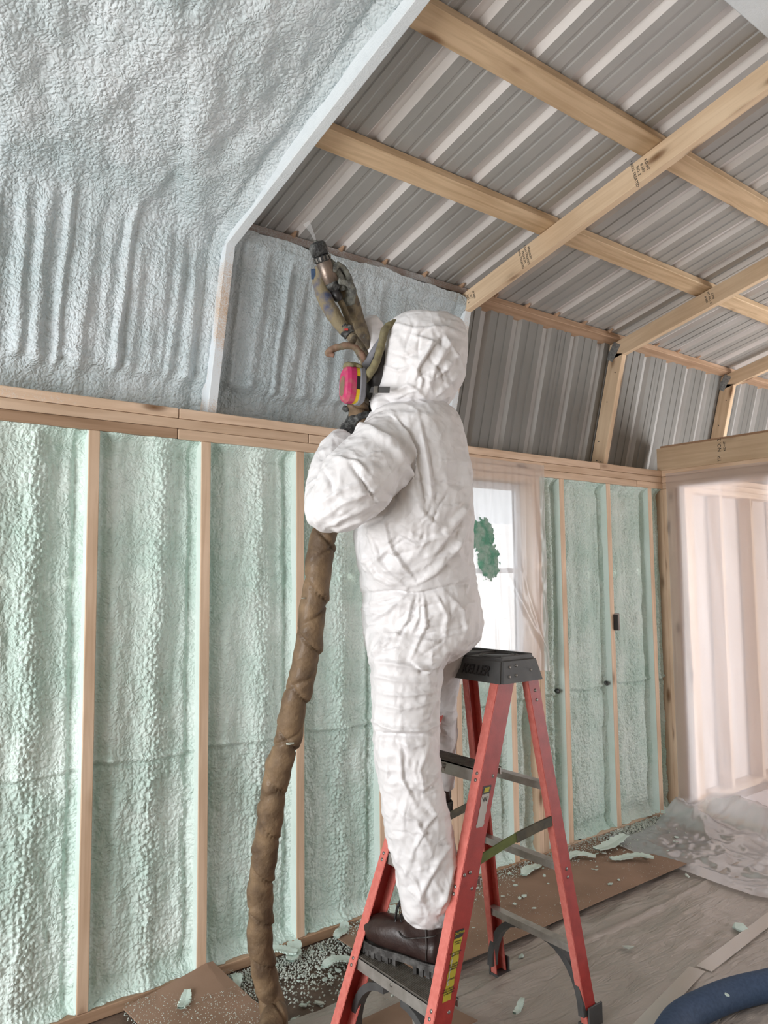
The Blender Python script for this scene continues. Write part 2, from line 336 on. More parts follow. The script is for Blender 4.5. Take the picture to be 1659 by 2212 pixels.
def fuse(name, parts, voxel, smooth_it=3, fn=None):
    """closed pieces -> one continuous surface"""
    bm = bmesh.new()
    for V, Fc in parts:
        vs = [bm.verts.new(v) for v in V]
        for f in Fc: bm.faces.new([vs[i] for i in f])
    bmesh.ops.recalc_face_normals(bm, faces=bm.faces)
    me = bm_mesh(name, bm); o = bpy.data.objects.new('tmp', me); COL.objects.link(o)
    r = o.modifiers.new('r', 'REMESH'); r.mode = 'VOXEL'; r.voxel_size = voxel; r.use_smooth_shade = True
    s = o.modifiers.new('s', 'SMOOTH'); s.iterations = smooth_it; s.factor = .5
    dg = bpy.context.evaluated_depsgraph_get(); dg.update()
    m2 = bpy.data.meshes.new_from_object(o.evaluated_get(dg)); m2.name = name
    bpy.data.objects.remove(o, do_unlink=True)
    n = len(m2.vertices); V = np.empty(n*3, np.float32); m2.vertices.foreach_get('co', V); V = V.reshape(-1, 3).astype(float)
    Nn = np.empty(n*3, np.float32); m2.vertex_normals.foreach_get('vector', Nn); Nn = Nn.reshape(-1, 3)
    if fn: V = fn(V, Nn); m2.vertices.foreach_set('co', V.astype(np.float32).ravel()); m2.update()
    for p in m2.polygons: p.use_smooth = True
    return m2
# --- numpy noise
def hsh(i, j, k=0, s=0):
    x = (i*73856093) ^ (j*19349663) ^ (k*83492791) ^ (s*2654435761)
    x = x & 0xffffffff; x = ((x ^ (x >> 15))*2246822519) & 0xffffffff; x = ((x ^ (x >> 13))*3266489917) & 0xffffffff
    return ((x ^ (x >> 16)) & 0xffffff)/float(0xffffff)
def vn2(x, y, s=0):
    i = np.floor(x).astype(np.int64); j = np.floor(y).astype(np.int64); u = x-i; v = y-j
    u = u*u*u*(u*(u*6-15)+10); v = v*v*v*(v*(v*6-15)+10)
    return ((hsh(i, j, 0, s)*(1-u)+hsh(i+1, j, 0, s)*u)*(1-v)+(hsh(i, j+1, 0, s)*(1-u)+hsh(i+1, j+1, 0, s)*u)*v)*2-1
def fbm2(x, y, s=0, o=3):
    r = 0; a = 1
    for k in range(o): r = r+a*vn2(x*2**k, y*2**k, s+k); a *= .5
    return r
def vn3(x, y, z, s=0):
    i = np.floor(x).astype(np.int64); j = np.floor(y).astype(np.int64); k = np.floor(z).astype(np.int64)
    u = x-i; v = y-j; w_ = z-k; u = u*u*(3-2*u); v = v*v*(3-2*v); w_ = w_*w_*(3-2*w_); r = 0
    for a in (0, 1):
        for b_ in (0, 1):
            for c in (0, 1):
                r = r+hsh(i+a, j+b_, k+c, s)*(u if a else 1-u)*(v if b_ else 1-v)*(w_ if c else 1-w_)
    return r*2-1
def vor2(x, y, s=0):
    i = np.floor(x).astype(np.int64); j = np.floor(y).astype(np.int64); d = np.full(x.shape, 9.)
    for a in (-1, 0, 1):
        for b_ in (-1, 0, 1):
            px = i+a+.15+.7*hsh(i+a, j+b_, 1, s); py = j+b_+.15+.7*hsh(i+a, j+b_, 2, s)
            d = np.minimum(d, (px-x)**2+(py-y)**2)
    return np.sqrt(d)
def knob(x, y, s=0):
    d = vor2(x, y, s); return np.exp(-(d/.46)**2)

# ------------------------------------------------------------------ the setting: levels and lines
S = .4064; X0 = .7764; H = 2.0442; XE = 4.1595; SL = .235
def rb(y): return 2.655+SL*(-y-.11)          # underside of rafters at y
def rt(y): return rb(y)+.095                 # top of rafters
ARCH = [X0+S+.04+3*S*k for k in range(-1, 5)]
XMIN, XMAX = -2.6, 6.9
def chord_in(z): return .045-(z-H)*(.155/.61)   # room-side edge of the steep chord (y at z)

wall = empty('wall_left', (X0, .05, 0)); tag(wall, kind='structure')
ceil = empty('ceiling', (X0, -.8, 2.6)); tag(ceil, kind='structure')
# ---- studs
YS = .0445
WX0, WX1 = 2.44, 2.985
for i in range(-2, 15):
    x = X0+i*S
    if i == 5: # below the window only
        board('stud', (x, YS, .038), (x, YS, .965), .038, .089, (0, 1, 0), 'wood', wall, sidemat=((1, 0, 0), 'foam_skin')); continue
    board('stud', (x, YS, .038), (x, YS, H-.114), .038, .089, (0, 1, 0), 'wood', wall,
          sidemat=((1, 0, 0), 'foam_skin') if i <= 8 else None)
for x in (2.44, 3.022): board('stud', (x, YS, .038), (x, YS, H-.114), .038, .089, (0, 1, 0), 'wood', wall)
board('stud', (2.985, YS, .038), (2.985, YS, H-.114), .036, .089, (0, 1, 0), 'wood', wall)
board('window_sill_board', (2.459, YS, .985), (2.967, YS, .985), .089, .038, (0, 0, 1), 'wood', wall)
board('window_header', (2.459, YS, 1.91), (2.967, YS, 1.91), .089, .038, (0, 0, 1), 'wood', wall)
# ---- plates (three layers of boards above, one below), each board its own piece
def boards_run(name, splits, y, z, mat, w=.089):
    for a, b_ in zip(splits[:-1], splits[1:]):
        board(name, (a+.0015, y, z), (b_-.0015, y, z), w, .0365, (0, 0, 1), mat(a), wall)
boards_run('top_plate', [XMIN, 1.075, 3.55, 5.4, XMAX], YS-.001, H-.019, lambda a: 'wood_plate')
boards_run('top_plate', [XMIN, 1.63, 4.16, XMAX], YS+.001, H-.057, lambda a: 'wood')
boards_run('top_plate', [XMIN, 1.072, 3.9, XMAX], YS, H-.095, lambda a: 'wood_red' if a < 1 else 'wood')
boards_run('bottom_plate', [XMIN, 1.19, 3.1, XMAX], YS, .019, lambda a: 'wood_red' if a < 1.2 else 'wood')
# ---- sheathing behind (with window hole)
def panel(name, x0, x1, z0, z1, y, t, mat, parent):
    bm = bmesh.new(); box_bm(bm, x1-x0, t, z1-z0, Matrix.Translation(((x0+x1)/2, y, (z0+z1)/2)))
    return link(name, bm_mesh(name, bm), mat, parent)
for (a, b_, c, d) in ((XMIN, WX0, 0, H), (WX1, XMAX, 0, H), (WX0, WX1, 0, .99), (WX0, WX1, 1.90, H)):
    panel('sheathing_panel', a, min(b_, 4.2), c, d, .103, .012, 'sheathing', wall)
panel('sheathing_panel', 4.202, XMAX, 0, H, .103, .012, 'plywood', wall)

# ---- sprayed foam between the studs
def foam_bay(x0, x1, z0, z1, seed, step, wire=True, cell=.0145):
    nu = max(int((x1-x0)/step), 12); nv = int((z1-z0)/step)
    x = np.linspace(x0, x1, nu)[:, None]*np.ones((1, nv)); z = np.linspace(z0, z1, nv)[None, :]*np.ones((nu, 1))
    u = (x-x0)/(x1-x0); W_ = x1-x0; rs = np.random.default_rng(seed)
    wob = .05*fbm2(z*2.2, z*0+seed, seed, 2)
    cx = .60+.06*rs.standard_normal(); up = 1/(1+np.exp(-(z-.80)/.02))
    h = .021*np.exp(-((u-cx-wob)/.15)**2)+.014*np.exp(-((u-.22+wob)/.13)**2)+.006*np.exp(-((u-.88-wob*.5)/.05)**2)
    h = h*(.7+.6*up)
    h += .004*fbm2(x*14, z*3.0, seed+3, 3)+.0035*fbm2(x*30, z*9, seed+5, 3)
    lo = (1-up)*(.007*fbm2(x*12, z*6, seed+8, 3)+.004*knob(x/.035+.3*fbm2(x*20, z*20, seed), z/.05, seed+1))
    h += lo
    kx = x+.003*fbm2(x*25, z*25, seed+11, 2); kz = z+.003*fbm2(x*25, z*25, seed+12, 2)
    amp = .0022+.0068*np.exp(-((u-cx-wob)/.13)**2)+.0026*(1-up)+.0018*np.exp(-((u-.92)/.06)**2)
    h += amp*knob(kx/cell, kz/(cell*1.2), seed+2)
    if wire:
        zw = .812-.012*np.sin((u-.1)*3)+.004*fbm2(x*9, z*0, seed+6, 2)
        h += .011*np.exp(-((z-zw)/.009)**2)-.007*np.exp(-((z-zw+.018)/.008)**2)
    base = .060-.004*up
    y = base-h
    # the foam climbs the stud sides and the plates
    e = np.minimum(x-x0, x1-x); y = y-.016*np.exp(-(e/.010)**1.3)+.006*np.exp(-((e-.026)/.009)**2)
    tz = np.minimum(z-z0, z1-z); y = y-.035*np.exp(-(tz/.016)**1.4)+.006*np.exp(-((tz-.05)/.02)**2)
    y = np.maximum(y, .004+.002*knob(x/.012, z/.012, seed))
    V = np.stack([x.ravel(), y.ravel(), z.ravel()], 1)
    me = mesh_np('foam_infill', V, grid_faces(nu, nv))
    return link('foam_infill', me, 'foam_green', wall)
for i in range(-1, 8):
    a = X0+i*S+.019; b_ = a+S-.038
    st = .0036 if i < 3 else .0046
    if i == 4: foam_bay(a+.038, X0+5*S-.019, .038, .966, 40, .006); continue
    if i == 5:
        foam_bay(X0+5*S+.019, 2.967, .038, .966, 41, .006); foam_bay(3.041, b_, .038, H-.114, 42, .005, cell=.012); continue
    foam_bay(a, b_, .038, H-.114, 20+i, st)
foam_bay(X0+8*S+.019, XE-.004, .038, H-.114, 60, .0046)
for i in (-2,): foam_bay(X0+i*S+.019, X0+(i+1)*S-.019, .038, H-.114, 77, .008)

# ---- arches (rafter pairs), purlins, sheet metal
def arch(k, x, mats):
    a = empty('arch_frame', (x, 0, H)); par(a, ceil)
    mp, mr_ = mats
    # steep chord
    c0 = Vector((x, chord_in(H)+.0445, H)); c1 = Vector((x, chord_in(2.665)+.0445, 2.675))
    board('steep_chord', c0, c1, .089, .038, (1, 0, 0), mp[0], a)
    mid = lambda y: rb(y)+.0475
    board('rafter', (x, -.02, mid(-.02)), (x, -1.86, mid(-1.86)), .089, .038, (1, 0, 0), mr_, a)
    board('rafter', (x, -1.862, mid(-1.86)), (x, -3.70, mid(-.02)), .089, .038, (1, 0, 0), mr_, a)
    return a
archs = []
for k, x in enumerate(ARCH):
    if k == 0: m_ = (('foam_skin',), 'foam_white')
    elif k == 1: m_ = (('wood_arch',), 'wood_arch_full')
    elif k == 2: m_ = (('wood_arch',), 'wood_rafter')
    else: m_ = (('wood_rafter',), 'wood_rafter')
    archs.append(arch(k, x, m_))
# opposite steep chords
for nm, yo, mt in (('purlin', -.0, 'wood_red'), ('purlin', -.555, 'wood_purlin'), ('purlin', -1.055, 'wood_purlin'), ('purlin', -1.570, 'wood_arch_full')):
    yc = yo-.0445; tilt = Vector((0, SL, 1)).normalized()
    for (a, b_) in ((XMIN, 2.46), ((2.46), XMAX)):
        board(nm, (a+.001, yc, rt(yc)+.0195), (b_-.001, yc, rt(yc)+.0195), .089, .036, tilt, ('wood_dusty' if a < 0 else 'wood_red') if yo > -.1 else mt, ceil)
for yo in (-2.15, -2.66, -3.2): board('purlin', (XMIN, yo, rt(-3.72-yo)+.0195), (XMAX, yo, rt(-3.72-yo)+.0195), .089, .036, (0, -SL, 1), 'wood_purlin', ceil)
def rib_profile(x0, x1):
    xs = []; r0 = 1.497-.2286*20
    k = math.floor((x0-r0)/.2286)-1; pts = [(x0, 0.0, 0)]
    while True:
        c = r0+.2286*k
        if c > x1+.3: break
        for dx, h in ((-.034, 0), (-.016, .020), (.016, .020), (.034, 0), (.070, 0), (.074, .004), (.086, .004), (.090, 0), (.136, 0), (.140, .004), (.152, .004), (.156, 0)):
            if x0 < c+dx < x1: pts.append((c+dx, h, 1 if abs(dx) <= .017 or dx == .034 else 0))
        k += 1
    pts.append((x1, 0, 0)); return pts
def sheet(x0, x1, A, B, nrm, name='metal_sheet', mats=('metal', 'metal_light')):
    """ribbed sheet: profile across X, running from A(y,z) to B(y,z); ribs stand out along nrm"""
    pr = rib_profile(x0, x1); V = []; mi = []
    A = Vector((0, *A)); B = Vector((0, *B)); nn = Vector((0, *nrm)).normalized()
    for E in (A, B):
        for x, h, f in pr: V.append(E+nn*h+Vector((x, 0, 0)))
    n = len(pr); Fq = [[i, i+1, n+i+1, n+i] for i in range(n-1)]
    for i in range(n-1): mi.append(1 if (pr[i][1] > .015 or pr[i+1][1] > .015) else 0)  # rib faces take the paler colour that stands in for light
    me = bpy.data.meshes.new(name); me.from_pydata([tuple(v) for v in V], [], Fq)
    o = link(name, me, list(mats), ceil)
    me.polygons.foreach_set('material_index', mi); return o
RY = lambda y: rt(y)+.040
seams = [XMIN]+[1.497-.2286*.5+.9144*k-.9144*2 for k in range(-2, 9)]
seams = [s for s in seams if XMIN <= s < XMAX]+[XMAX]
TOPY = -1.86
for a, b_ in zip(seams[:-1], seams[1:]):
    if b_-a < .05: continue
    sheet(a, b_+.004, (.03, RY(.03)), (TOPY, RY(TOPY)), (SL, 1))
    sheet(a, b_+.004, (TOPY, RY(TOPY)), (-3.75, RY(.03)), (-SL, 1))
    if True:
        sheet(a, b_+.004, (-3.78, H-.02), (-3.70, 2.80), (-1, .25))
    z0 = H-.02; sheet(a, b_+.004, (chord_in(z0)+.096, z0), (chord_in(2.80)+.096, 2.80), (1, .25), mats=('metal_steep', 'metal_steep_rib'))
# copper-coloured closure tips at the eave purlin
for k in range(0, 14):
    x = 1.497+.2286*k+.01
    if x < 1.6 and k > 0: continue
    bm = bmesh.new(); bmesh.ops.create_cone(bm, cap_ends=True, segments=8, radius1=.012, radius2=.004, depth=.03)
    o = link('closure_tip', bm_mesh('closure_tip', bm), 'wood_red', ceil); o.location = (x, -.092, rt(-.09)+.040); o.rotation_euler = (1.2, 0, 0)

# ---- nail plates and grade stamps on the arches
def text_mesh(name, body, size, mat, parent, loc, xdir, ydir, ext=.0004, offset=0.0, shear=0.0, sx=1.0):
    cu = bpy.data.curves.new(name, 'FONT'); cu.body = body; cu.size = size; cu.extrude = ext; cu.align_x = 'CENTER'; cu.align_y = 'CENTER'; cu.resolution_u = 2; cu.offset = offset; cu.shear = shear
    t = bpy.data.objects.new('tmp', cu); COL.objects.link(t); dg = bpy.context.evaluated_depsgraph_get()
    me = bpy.data.meshes.new_from_object(t.evaluated_get(dg)); me.name = name; bpy.data.objects.remove(t, do_unlink=True); me.materials.clear()
    x = Vector(xdir).normalized(); y = Vector(ydir); y = (y-x*y.dot(x)).normalized(); z = x.cross(y)
    o = link(name, me, mat); o.location = loc; o.scale = (sx, 1, 1); o.rotation_euler = Matrix((x, y, z)).transposed().to_euler(); return par(o, parent)
sl = Vector((0, -1, SL)).normalized(); pn = Vector((0, SL, 1)).normalized()
def stamp(k, y, lines, sz, off=0.0):
    x = ARCH[k]-.0195
    for j, t in enumerate(lines):
        p = Vector((x, y, rb(y)+.0475+off))+sl*(j*sz*1.15)
        text_mesh('grade_stamp', t, sz, 'black_ink', archs[k], p, -pn, sl)
stamp(2, -1.03, ['* KILN TREATED', 'NO. 2', '# 680', 'KD-HT'], .016)
stamp(2, -.46, ['KILN TREATED', 'PREMIUM', 'KILN TREATED', 'PREMIUM'], .0145)
stamp(2, -.13, ['NO. 2', 'HT', '# 680'], .017)
stamp(3, -.62, ['# 680', 'HT NO. 2', 'KILN'], .016)
for k in (3, 4):
    x = ARCH[k]-.0205; bm = bmesh.new()
    R = Matrix((Vector((0, .55, -.84)), Vector((0, -.84, -.55)), Vector((-1, 0, 0)))).transposed().to_4x4()
    box_bm(bm, .105, .05, .0018, Matrix.Translation((x, -.05, 2.685)) @ R)
    for a in range(-4, 5):
        for c in (-.015, -.005, .005, .015): box_bm(bm, .006, .003, .002, Matrix.Translation((x-.0012, -.05, 2.685)) @ R @ Matrix.Translation((a*.0115, c, 0)))
    par(link('nail_plate', bm_mesh('nail_plate', bm), 'plate_steel'), archs[k])
for k in (2, 3, 4):       # nail heads
    for (z, dy) in ((H+.02, .02), (H+.03, .05), (H+.14, .06), (H+.36, .05), (H+.52, .03)):
        bm = bmesh.new(); bmesh.ops.create_cone(bm, cap_ends=True, segments=8, radius1=.0035, radius2=.0035, depth=.002)
        o = link('nail', bm_mesh('nail', bm), 'black_ink'); o.location = (ARCH[k]-.0195, chord_in(z)+dy, z); o.rotation_euler = (0, math.pi/2, 0); par(o, archs[k])

# ---- foam on the steep slope and roof slope left of arch 2
def upper_foam(x0, x1, smax, seed, step, mat, thick, lobes, roof=True):
    """profile runs up the steep slope, round the knee, then up the roof slope"""
    K = Vector((0, -.11+.0, 2.655)); d1 = Vector((0, -.155, .61)).normalized(); d2 = sl
    n1 = Vector((0, -d1.z, d1.y)).normalized()          # towards the room
    n2 = Vector((0, -pn.y, -pn.z))
    z0 = H+.004; l1 = (K.z-z0)/d1.z+.075
    ntot = int((l1+smax)/step); nu = int((x1-x0)/step)
    s = np.linspace(-l1, smax, ntot)
    off = thick
    # corner point for offset lines
    k1 = np.array(K)-np.array(n1)*off; k2 = np.array(K)-np.array(n2)*off
    D1 = np.array(d1); D2 = np.array(d2)
    A = np.array([[D1[1], -D2[1]], [D1[2], -D2[2]]]); rhs = (k2-k1)[1:]
    t = np.linalg.solve(A, rhs); KC = k1+D1*t[0]
    c = np.where(s[:, None] < 0, KC+D1*s[:, None], KC+D2*s[:, None])
    # round the knee
    Rr = .10; k = np.clip((s+Rr)/(2*Rr), 0, 1)
    pa = KC-D1*Rr; pb = KC+D2*Rr; bez = ((1-k)**2)[:, None]*pa+(2*k*(1-k))[:, None]*KC+(k**2)[:, None]*pb
    c = np.where((np.abs(s) < Rr)[:, None], bez, c)
    kn = (k*k*(3-2*k))[:, None]; nr = np.array(n1)*(1-kn)+np.array(n2)*kn; nr /= np.linalg.norm(nr, axis=1)[:, None]
    x = np.linspace(x0, x1, nu)[None, :]*np.ones((ntot, 1)); ss = s[:, None]*np.ones((1, nu))
    h = .004*fbm2(x*5, ss*3, seed, 3)+.003*fbm2(x*22, ss*14, seed+2, 3)
    st = 1/(1+np.exp((ss+.02)/.04))                       # 1 on the steep part
    # lobes that run down the steep slope, ending in bulbs
    for (lx, w_, a_, top, bot) in lobes:
        wv = lx+.010*fbm2(ss*4+lx*9, x*0, seed+5, 2)
        prof = np.exp(-np.abs((x-wv)/w_)**2.4)
        m_ = 1/(1+np.exp(-(ss-bot)/.012))*1/(1+np.exp((ss-top)/.03))
        bulb = 1+.5*np.exp(-((ss-bot-.02)/.02)**2)+.25*np.sin(ss*130+lx*40)*np.clip((bot+.12-ss)/.1, 0, 1)
        h += 1.5*a_*prof*m_*bulb
    h += st*.0055*fbm2(x*26, ss*2.2, seed+7, 3)
    bot = -l1+.150+.015*vn2(x*11, x*0, seed+9)
    h -= st*.030*(1-1/(1+np.exp(-(ss-bot)/.008)))          # recessed band just over the plate
    # lobes on the roof run up the slope
    h += (1-st)*(.020*fbm2(x*6+ss*2.0, ss*1.2, seed+12, 3)+.010*vn2(x*13-ss*3, ss*2, seed+15))
    kx = x+.003*fbm2(x*25, ss*25, seed+11, 2); ks = ss+.003*fbm2(x*25, ss*25, seed+12, 2)
    h += (.0036+.003*vn2(x*4, ss*4, seed+21))*knob(kx/.0145, ks/.0145, seed+2)
    for xe in (x0, x1):                                    # climbs the frames
        e = np.abs(x-xe); h += .010*np.exp(-(e/.014)**1.5)-.007*np.exp(-((e-.04)/.016)**2)
    if not roof:
        e = smax-ss; h -= .03*np.clip(1-e/.03, 0, 1)
    Pn = c[:, None, :]+nr[:, None, :]*h[..., None]; Pn[..., 0] = x
    me = mesh_np('sprayed_foam', Pn.reshape(-1, 3), grid_faces(ntot, nu))
    return link('sprayed_foam', me, mat, ceil)
LB = [(.60, .020, .011, 0, -.56), (.665, .012, .012, .02, -.565), (.74, .035, .008, 0, -.545), (.86, .014, .013, .02, -.545), (.91, .02, .007, 0, -.545),
      (.99, .035, .008, 0, -.55), (1.05, .016, .008, -.05, -.55), (1.11, .014, .007, -.08, -.55), (.53, .02, .01, 0, -.55), (.45, .02, .01, 0, -.55), (.36, .03, .01, 0, -.55)]
upper_foam(ARCH[0]+.019, ARCH[1]-.019, 1.55, 3, .0038, 'foam_white', .046, LB)
LB2 = [(1.30, .02, .006, -.06, -.55), (1.40, .02, .007, -.05, -.55), (1.50, .011, .012, -.06, -.56), (1.56, .024, .008, -.08, -.55), (1.64, .022, .009, -.07, -.55), (1.72, .02, .008, -.08, -.56),
       (1.80, .025, .01, -.08, -.55), (1.88, .02, .008, -.09, -.55), (1.97, .025, .01, -.09, -.55), (2.07, .028, .010, -.08, -.55), (2.17, .028, .012, -.08, -.55), (2.27, .03, .011, -.08, -.55), (2.36, .02, .009, -.08, -.55)]
upper_foam(ARCH[1]+.019, ARCH[2]-.019, .055, 9, .0042, 'foam_grey', .052, LB2, roof=False)

# ---- partition wall at the far end
far = empty('wall_far', (XE, -1, 0)); tag(far, kind='structure')
def fb(name, p0, p1, w_, t, up, mat): return board(name, p0, p1, w_, t, up, mat, far)
fb('header_board', (XE+.019, .03, 2.1135), (XE+.019, -3.6, 2.1135), .038, .14, (0, 0, 1), 'wood_rafter')
fb('header_board', (XE+.060, .03, 2.128), (XE+.060, -3.6, 2.128), .038, .15, (0, 0, 1), 'wood_red')
for j, z in enumerate((H-.019, H-.057, H-.095)):
    fb('top_plate', (XE+.0445-(.004 if j == 0 else 0), .0, z), (XE+.0445, -3.6, z), .089, .0365, (0, 0, 1), 'wood')
for j_, t_ in enumerate(('NO. 2', 'KD-HT', 'TP')): text_mesh('grade_stamp', t_, .030 if t_ != 'KD-HT' else .018, 'black_ink', far, (XE-.0005, -.375-.030*(j_ == 1)+.002*(j_ == 2), 2.15-.03*j_*(j_ != 1)-.01*(j_ == 1)-.02*(j_ == 2)), (0, 0, 1), (0, 1, 0))
fb('bottom_plate', (XE+.0445, 0, .019), (XE+.0445, -3.6, .019), .089, .038, (0, 0, 1), 'wood')
for y in (-.022, -.062, -.128): fb('corner_post', (XE+.0445, y, .038), (XE+.0445, y, H-.114), .038, .089, (1, 0, 0), 'wood')
for y in (-.66, -1.3, -1.9, -2.5, -3.1): fb('stud', (XE+.0445, y, .038), (XE+.0445, y, H-.114), .038, .089, (1, 0, 0), 'wood')

board('stud', (XE+.019, YS+.002, .038), (XE+.019, YS+.002, H-.114), .038, .100, (0, 1, 0), 'wood', wall)
# ---- window
win = empty('window_1', (2.71, .09, 1.0)); tag(win, kind='structure')
for (a, b_, c, d) in ((2.459, 2.967, 1.004, 1.036), (2.459, 2.967, 1.858, 1.890), (2.459, 2.491, 1.036, 1.858), (2.935, 2.967, 1.036, 1.858), (2.491, 2.935, 1.43, 1.455)):
    panel('window_frame', a, b_, c, d, .088, .03, 'pvc', win)
for z0, z1 in ((1.036, 1.43), (1.455, 1.858)): panel('window_pane', 2.491, 2.935, z0, z1, .092, .004, 'glass', win)

# ---- floor
bm = bmesh.new(); box_bm(bm, 9.6, 4.0, .04, Matrix.Translation((2.2, -1.85, -.0215)))
fl = link('floor', bm_mesh('floor', bm), 'subfloor'); tag(fl, kind='structure')
bm = bmesh.new(); box_bm(bm, 40, 40, .04, Matrix.Translation((3.0, 0, -.30)))
gr = link('trim_1', bm_mesh('ground', bm), 'ground'); gr.name = 'ground_outside'; tag(gr, kind='structure')
bm = bmesh.new(); box_bm(bm, 6.76, .05, H+.1, Matrix.Translation((.78, -3.74, H/2)))
wr = link('wall_right', bm_mesh('wall_right', bm), 'sheathing'); tag(wr, kind='structure')

# ------------------------------------------------------------------ the room beyond the partition
bw = empty('wall_back', (6.7, -1.8, 0)); tag(bw, kind='structure')
panel2 = lambda name, y0, y1, z0, z1, x, t, mat, parent: link(name, (lambda bm: (box_bm(bm, t, y1-y0, z1-z0, Matrix.Translation((x, (y0+y1)/2, (z0+z1)/2))), bm_mesh(name, bm))[1])(bmesh.new()), mat, parent)
for (a, b_, c, d) in ((-3.7, 0, 0, 1.0), (-3.7, 0, 1.0, 1.25), (-3.7, -1.25, 1.25, 1.75), (-.62, 0, 1.25, 1.75), (-3.7, 0, 1.75, 3.3)):
    panel2('plywood_panel', a+.002, b_-.002, c+.002, d-.002, 6.72, .012, 'plywood', bw)
for y in (-.05, -.62, -1.25, -1.66, -2.07, -2.5): board('stud', (6.66, y, 0), (6.66, y, 2.5), .038, .089, (1, 0, 0), 'wood_rafter', bw)
for z in (.97, 1.23, 1.77, 2.3): board('cross_rail', (6.64, -.07, z), (6.64, -3.7, z), .05, .09, (0, 0, 1), 'wood_rafter', bw)

ob = empty('outside_building', (2.6, 5.0, -.28)); tag(ob, 'pale building outside, a blur behind the plastic over the window', 'building')  # added white backdrop that makes the window look bright
for k in range(16): board('siding_board', (-2.5, 5.0-.0, -.2+k*.15), (8.5, 5.0, -.2+k*.15), .148, .02, (0, 1, 0), 'pvc', ob, bev=.004)
bm = bmesh.new(); box_bm(bm, 2.3, 3.3, .006, Matrix.Translation((5.45, -1.75, .004)))  # added pale sheet stands in for strong light on this floor
tag(link('drop_sheet', bm_mesh('drop_sheet', bm), 'film_white'), 'white sheet on the floor of the room behind the plastic curtain', 'plastic sheet')
# ------------------------------------------------------------------ plastic sheeting
def sheet_grid(name, O, U, Vv, Nn, lu, lv, step, hf, mat, holes=None):
    nu = max(int(lu/step), 2); nv = max(int(lv/step), 2)
    u = np.linspace(0, lu, nu)[:, None]*np.ones((1, nv)); v = np.linspace(0, lv, nv)[None, :]*np.ones((nu, 1))
    h, du, dv = hf(u, v)
    O = np.array(O, float); U = np.array(U, float); Vv = np.array(Vv, float); Nn = np.array(Nn, float)
    Pn = O+U*(u+du)[..., None]+Vv*(v+dv)[..., None]+Nn*h[..., None]
    return link(name, mesh_np(name, Pn.reshape(-1, 3), grid_faces(nu, nv)), mat)
def ridged(x, y, s=0, o=3):
    r = 0; a = 1
    for k in range(o): r = r+a*(1-np.abs(vn2(x*2**k, y*2**k, s+k))*2); a *= .5
    return r
def hf(u, v):
    h = .004+.010*(vn2(u*1.5, v*.7, 4)+1)+.0035*ridged(u*9+v*.7, v*.9, 5, 3)
    e = np.minimum(np.clip((2.0-v)/.15, 0, 1), np.clip(u/.15, 0, 1)); h = .003+h*e
    h = np.where(v < .12, h+.10*((.12-v)/.12)**2, h)
    return h, 0*u, 0*u
cu = sheet_grid('plastic_curtain', (XE-.002, -.03, .022), (0, -1, 0), (0, 0, 1), (-1, 0, 0), 3.4, 2.0, .014, hf, 'film_curtain')
tag(cu, 'milky see-through plastic sheet stapled over the end partition, glowing with light from behind', 'plastic sheet')
def hf(u, v):
    h = .004+.003*ridged(u*10, v*1.0, 8, 3)*np.clip(v/.3, 0, 1)
    pull = np.exp(-((u-(.60-.33*np.clip((v-.10)/.5, 0, 1)))/.02)**2)*np.clip(1-v/.6, 0, 1)+np.exp(-((u-(.59-.16*np.clip((v-.10)/.45, 0, 1)))/.012)**2)*np.clip(1-v/.55, 0, 1)
    h += .016*pull+.010*np.exp(-((u-.60)/.012)**2)*(vn2(v*14, u*0, 3)+.6)
    for c in (.12, .25, .34): h += .010*np.exp(-((u-c)/.008)**2)*np.clip(1-v/.35, 0, 1)
    dv = .02*vn2(u*16, u*0, 5)*np.clip(1-v/.05, 0, 1)
    return h, .006*vn2(v*12, u*2, 7)*np.clip((u-.55)/.1, 0, 1), dv
ws = sheet_grid('window_sheet', (2.44, -.003, .93), (1, 0, 0), (0, 0, 1), (0, -1, 0), .625, 1.06, .006, hf, 'film_window')
tag(ws, 'clear creased plastic sheet taped over the window beside the worker', 'plastic sheet')
# green overspray patch stuck on the window sheet
def blot():
    n = 90; xs = np.linspace(-.11, .11, n)[:, None]*np.ones((1, 130)); zs = np.linspace(-.17, .17, 130)[None, :]*np.ones((n, 1))
    d = np.minimum(np.hypot((xs+.022)/.080, (zs-.058)/.088), np.hypot((xs-.022)/.072, (zs+.058)/.088))
    d = d+.16*fbm2(xs*60, zs*60, 3, 3)+.30*(hsh((xs*1e4).astype(np.int64), (zs*1e4).astype(np.int64), 3, 1)-.5)*np.clip(d-.6, 0, 1)
    h = .003+.006*np.clip(1.1-d, 0, 1)**.5*(.6+.5*fbm2(xs*90, zs*90, 5, 2))
    V = np.stack([2.618+xs.ravel(), -.011-h.ravel(), 1.548+zs.ravel()], 1); Fq = grid_faces(n, 130)
    dc = d.ravel()[Fq].mean(1); Fq = Fq[dc < 1.0]
    return mesh_np('foam_blot', V, Fq)
M['blot'] = simple('green_blot', (.10, .30, .20), (.30, .42, .35), .7, 0, 22, .6, 150, .004, lo=.4, hi=.62)
b1 = link('foam_blot', blot(), 'blot'); tag(b1, 'green blotch of foam overspray on the plastic over the window', 'foam spot')

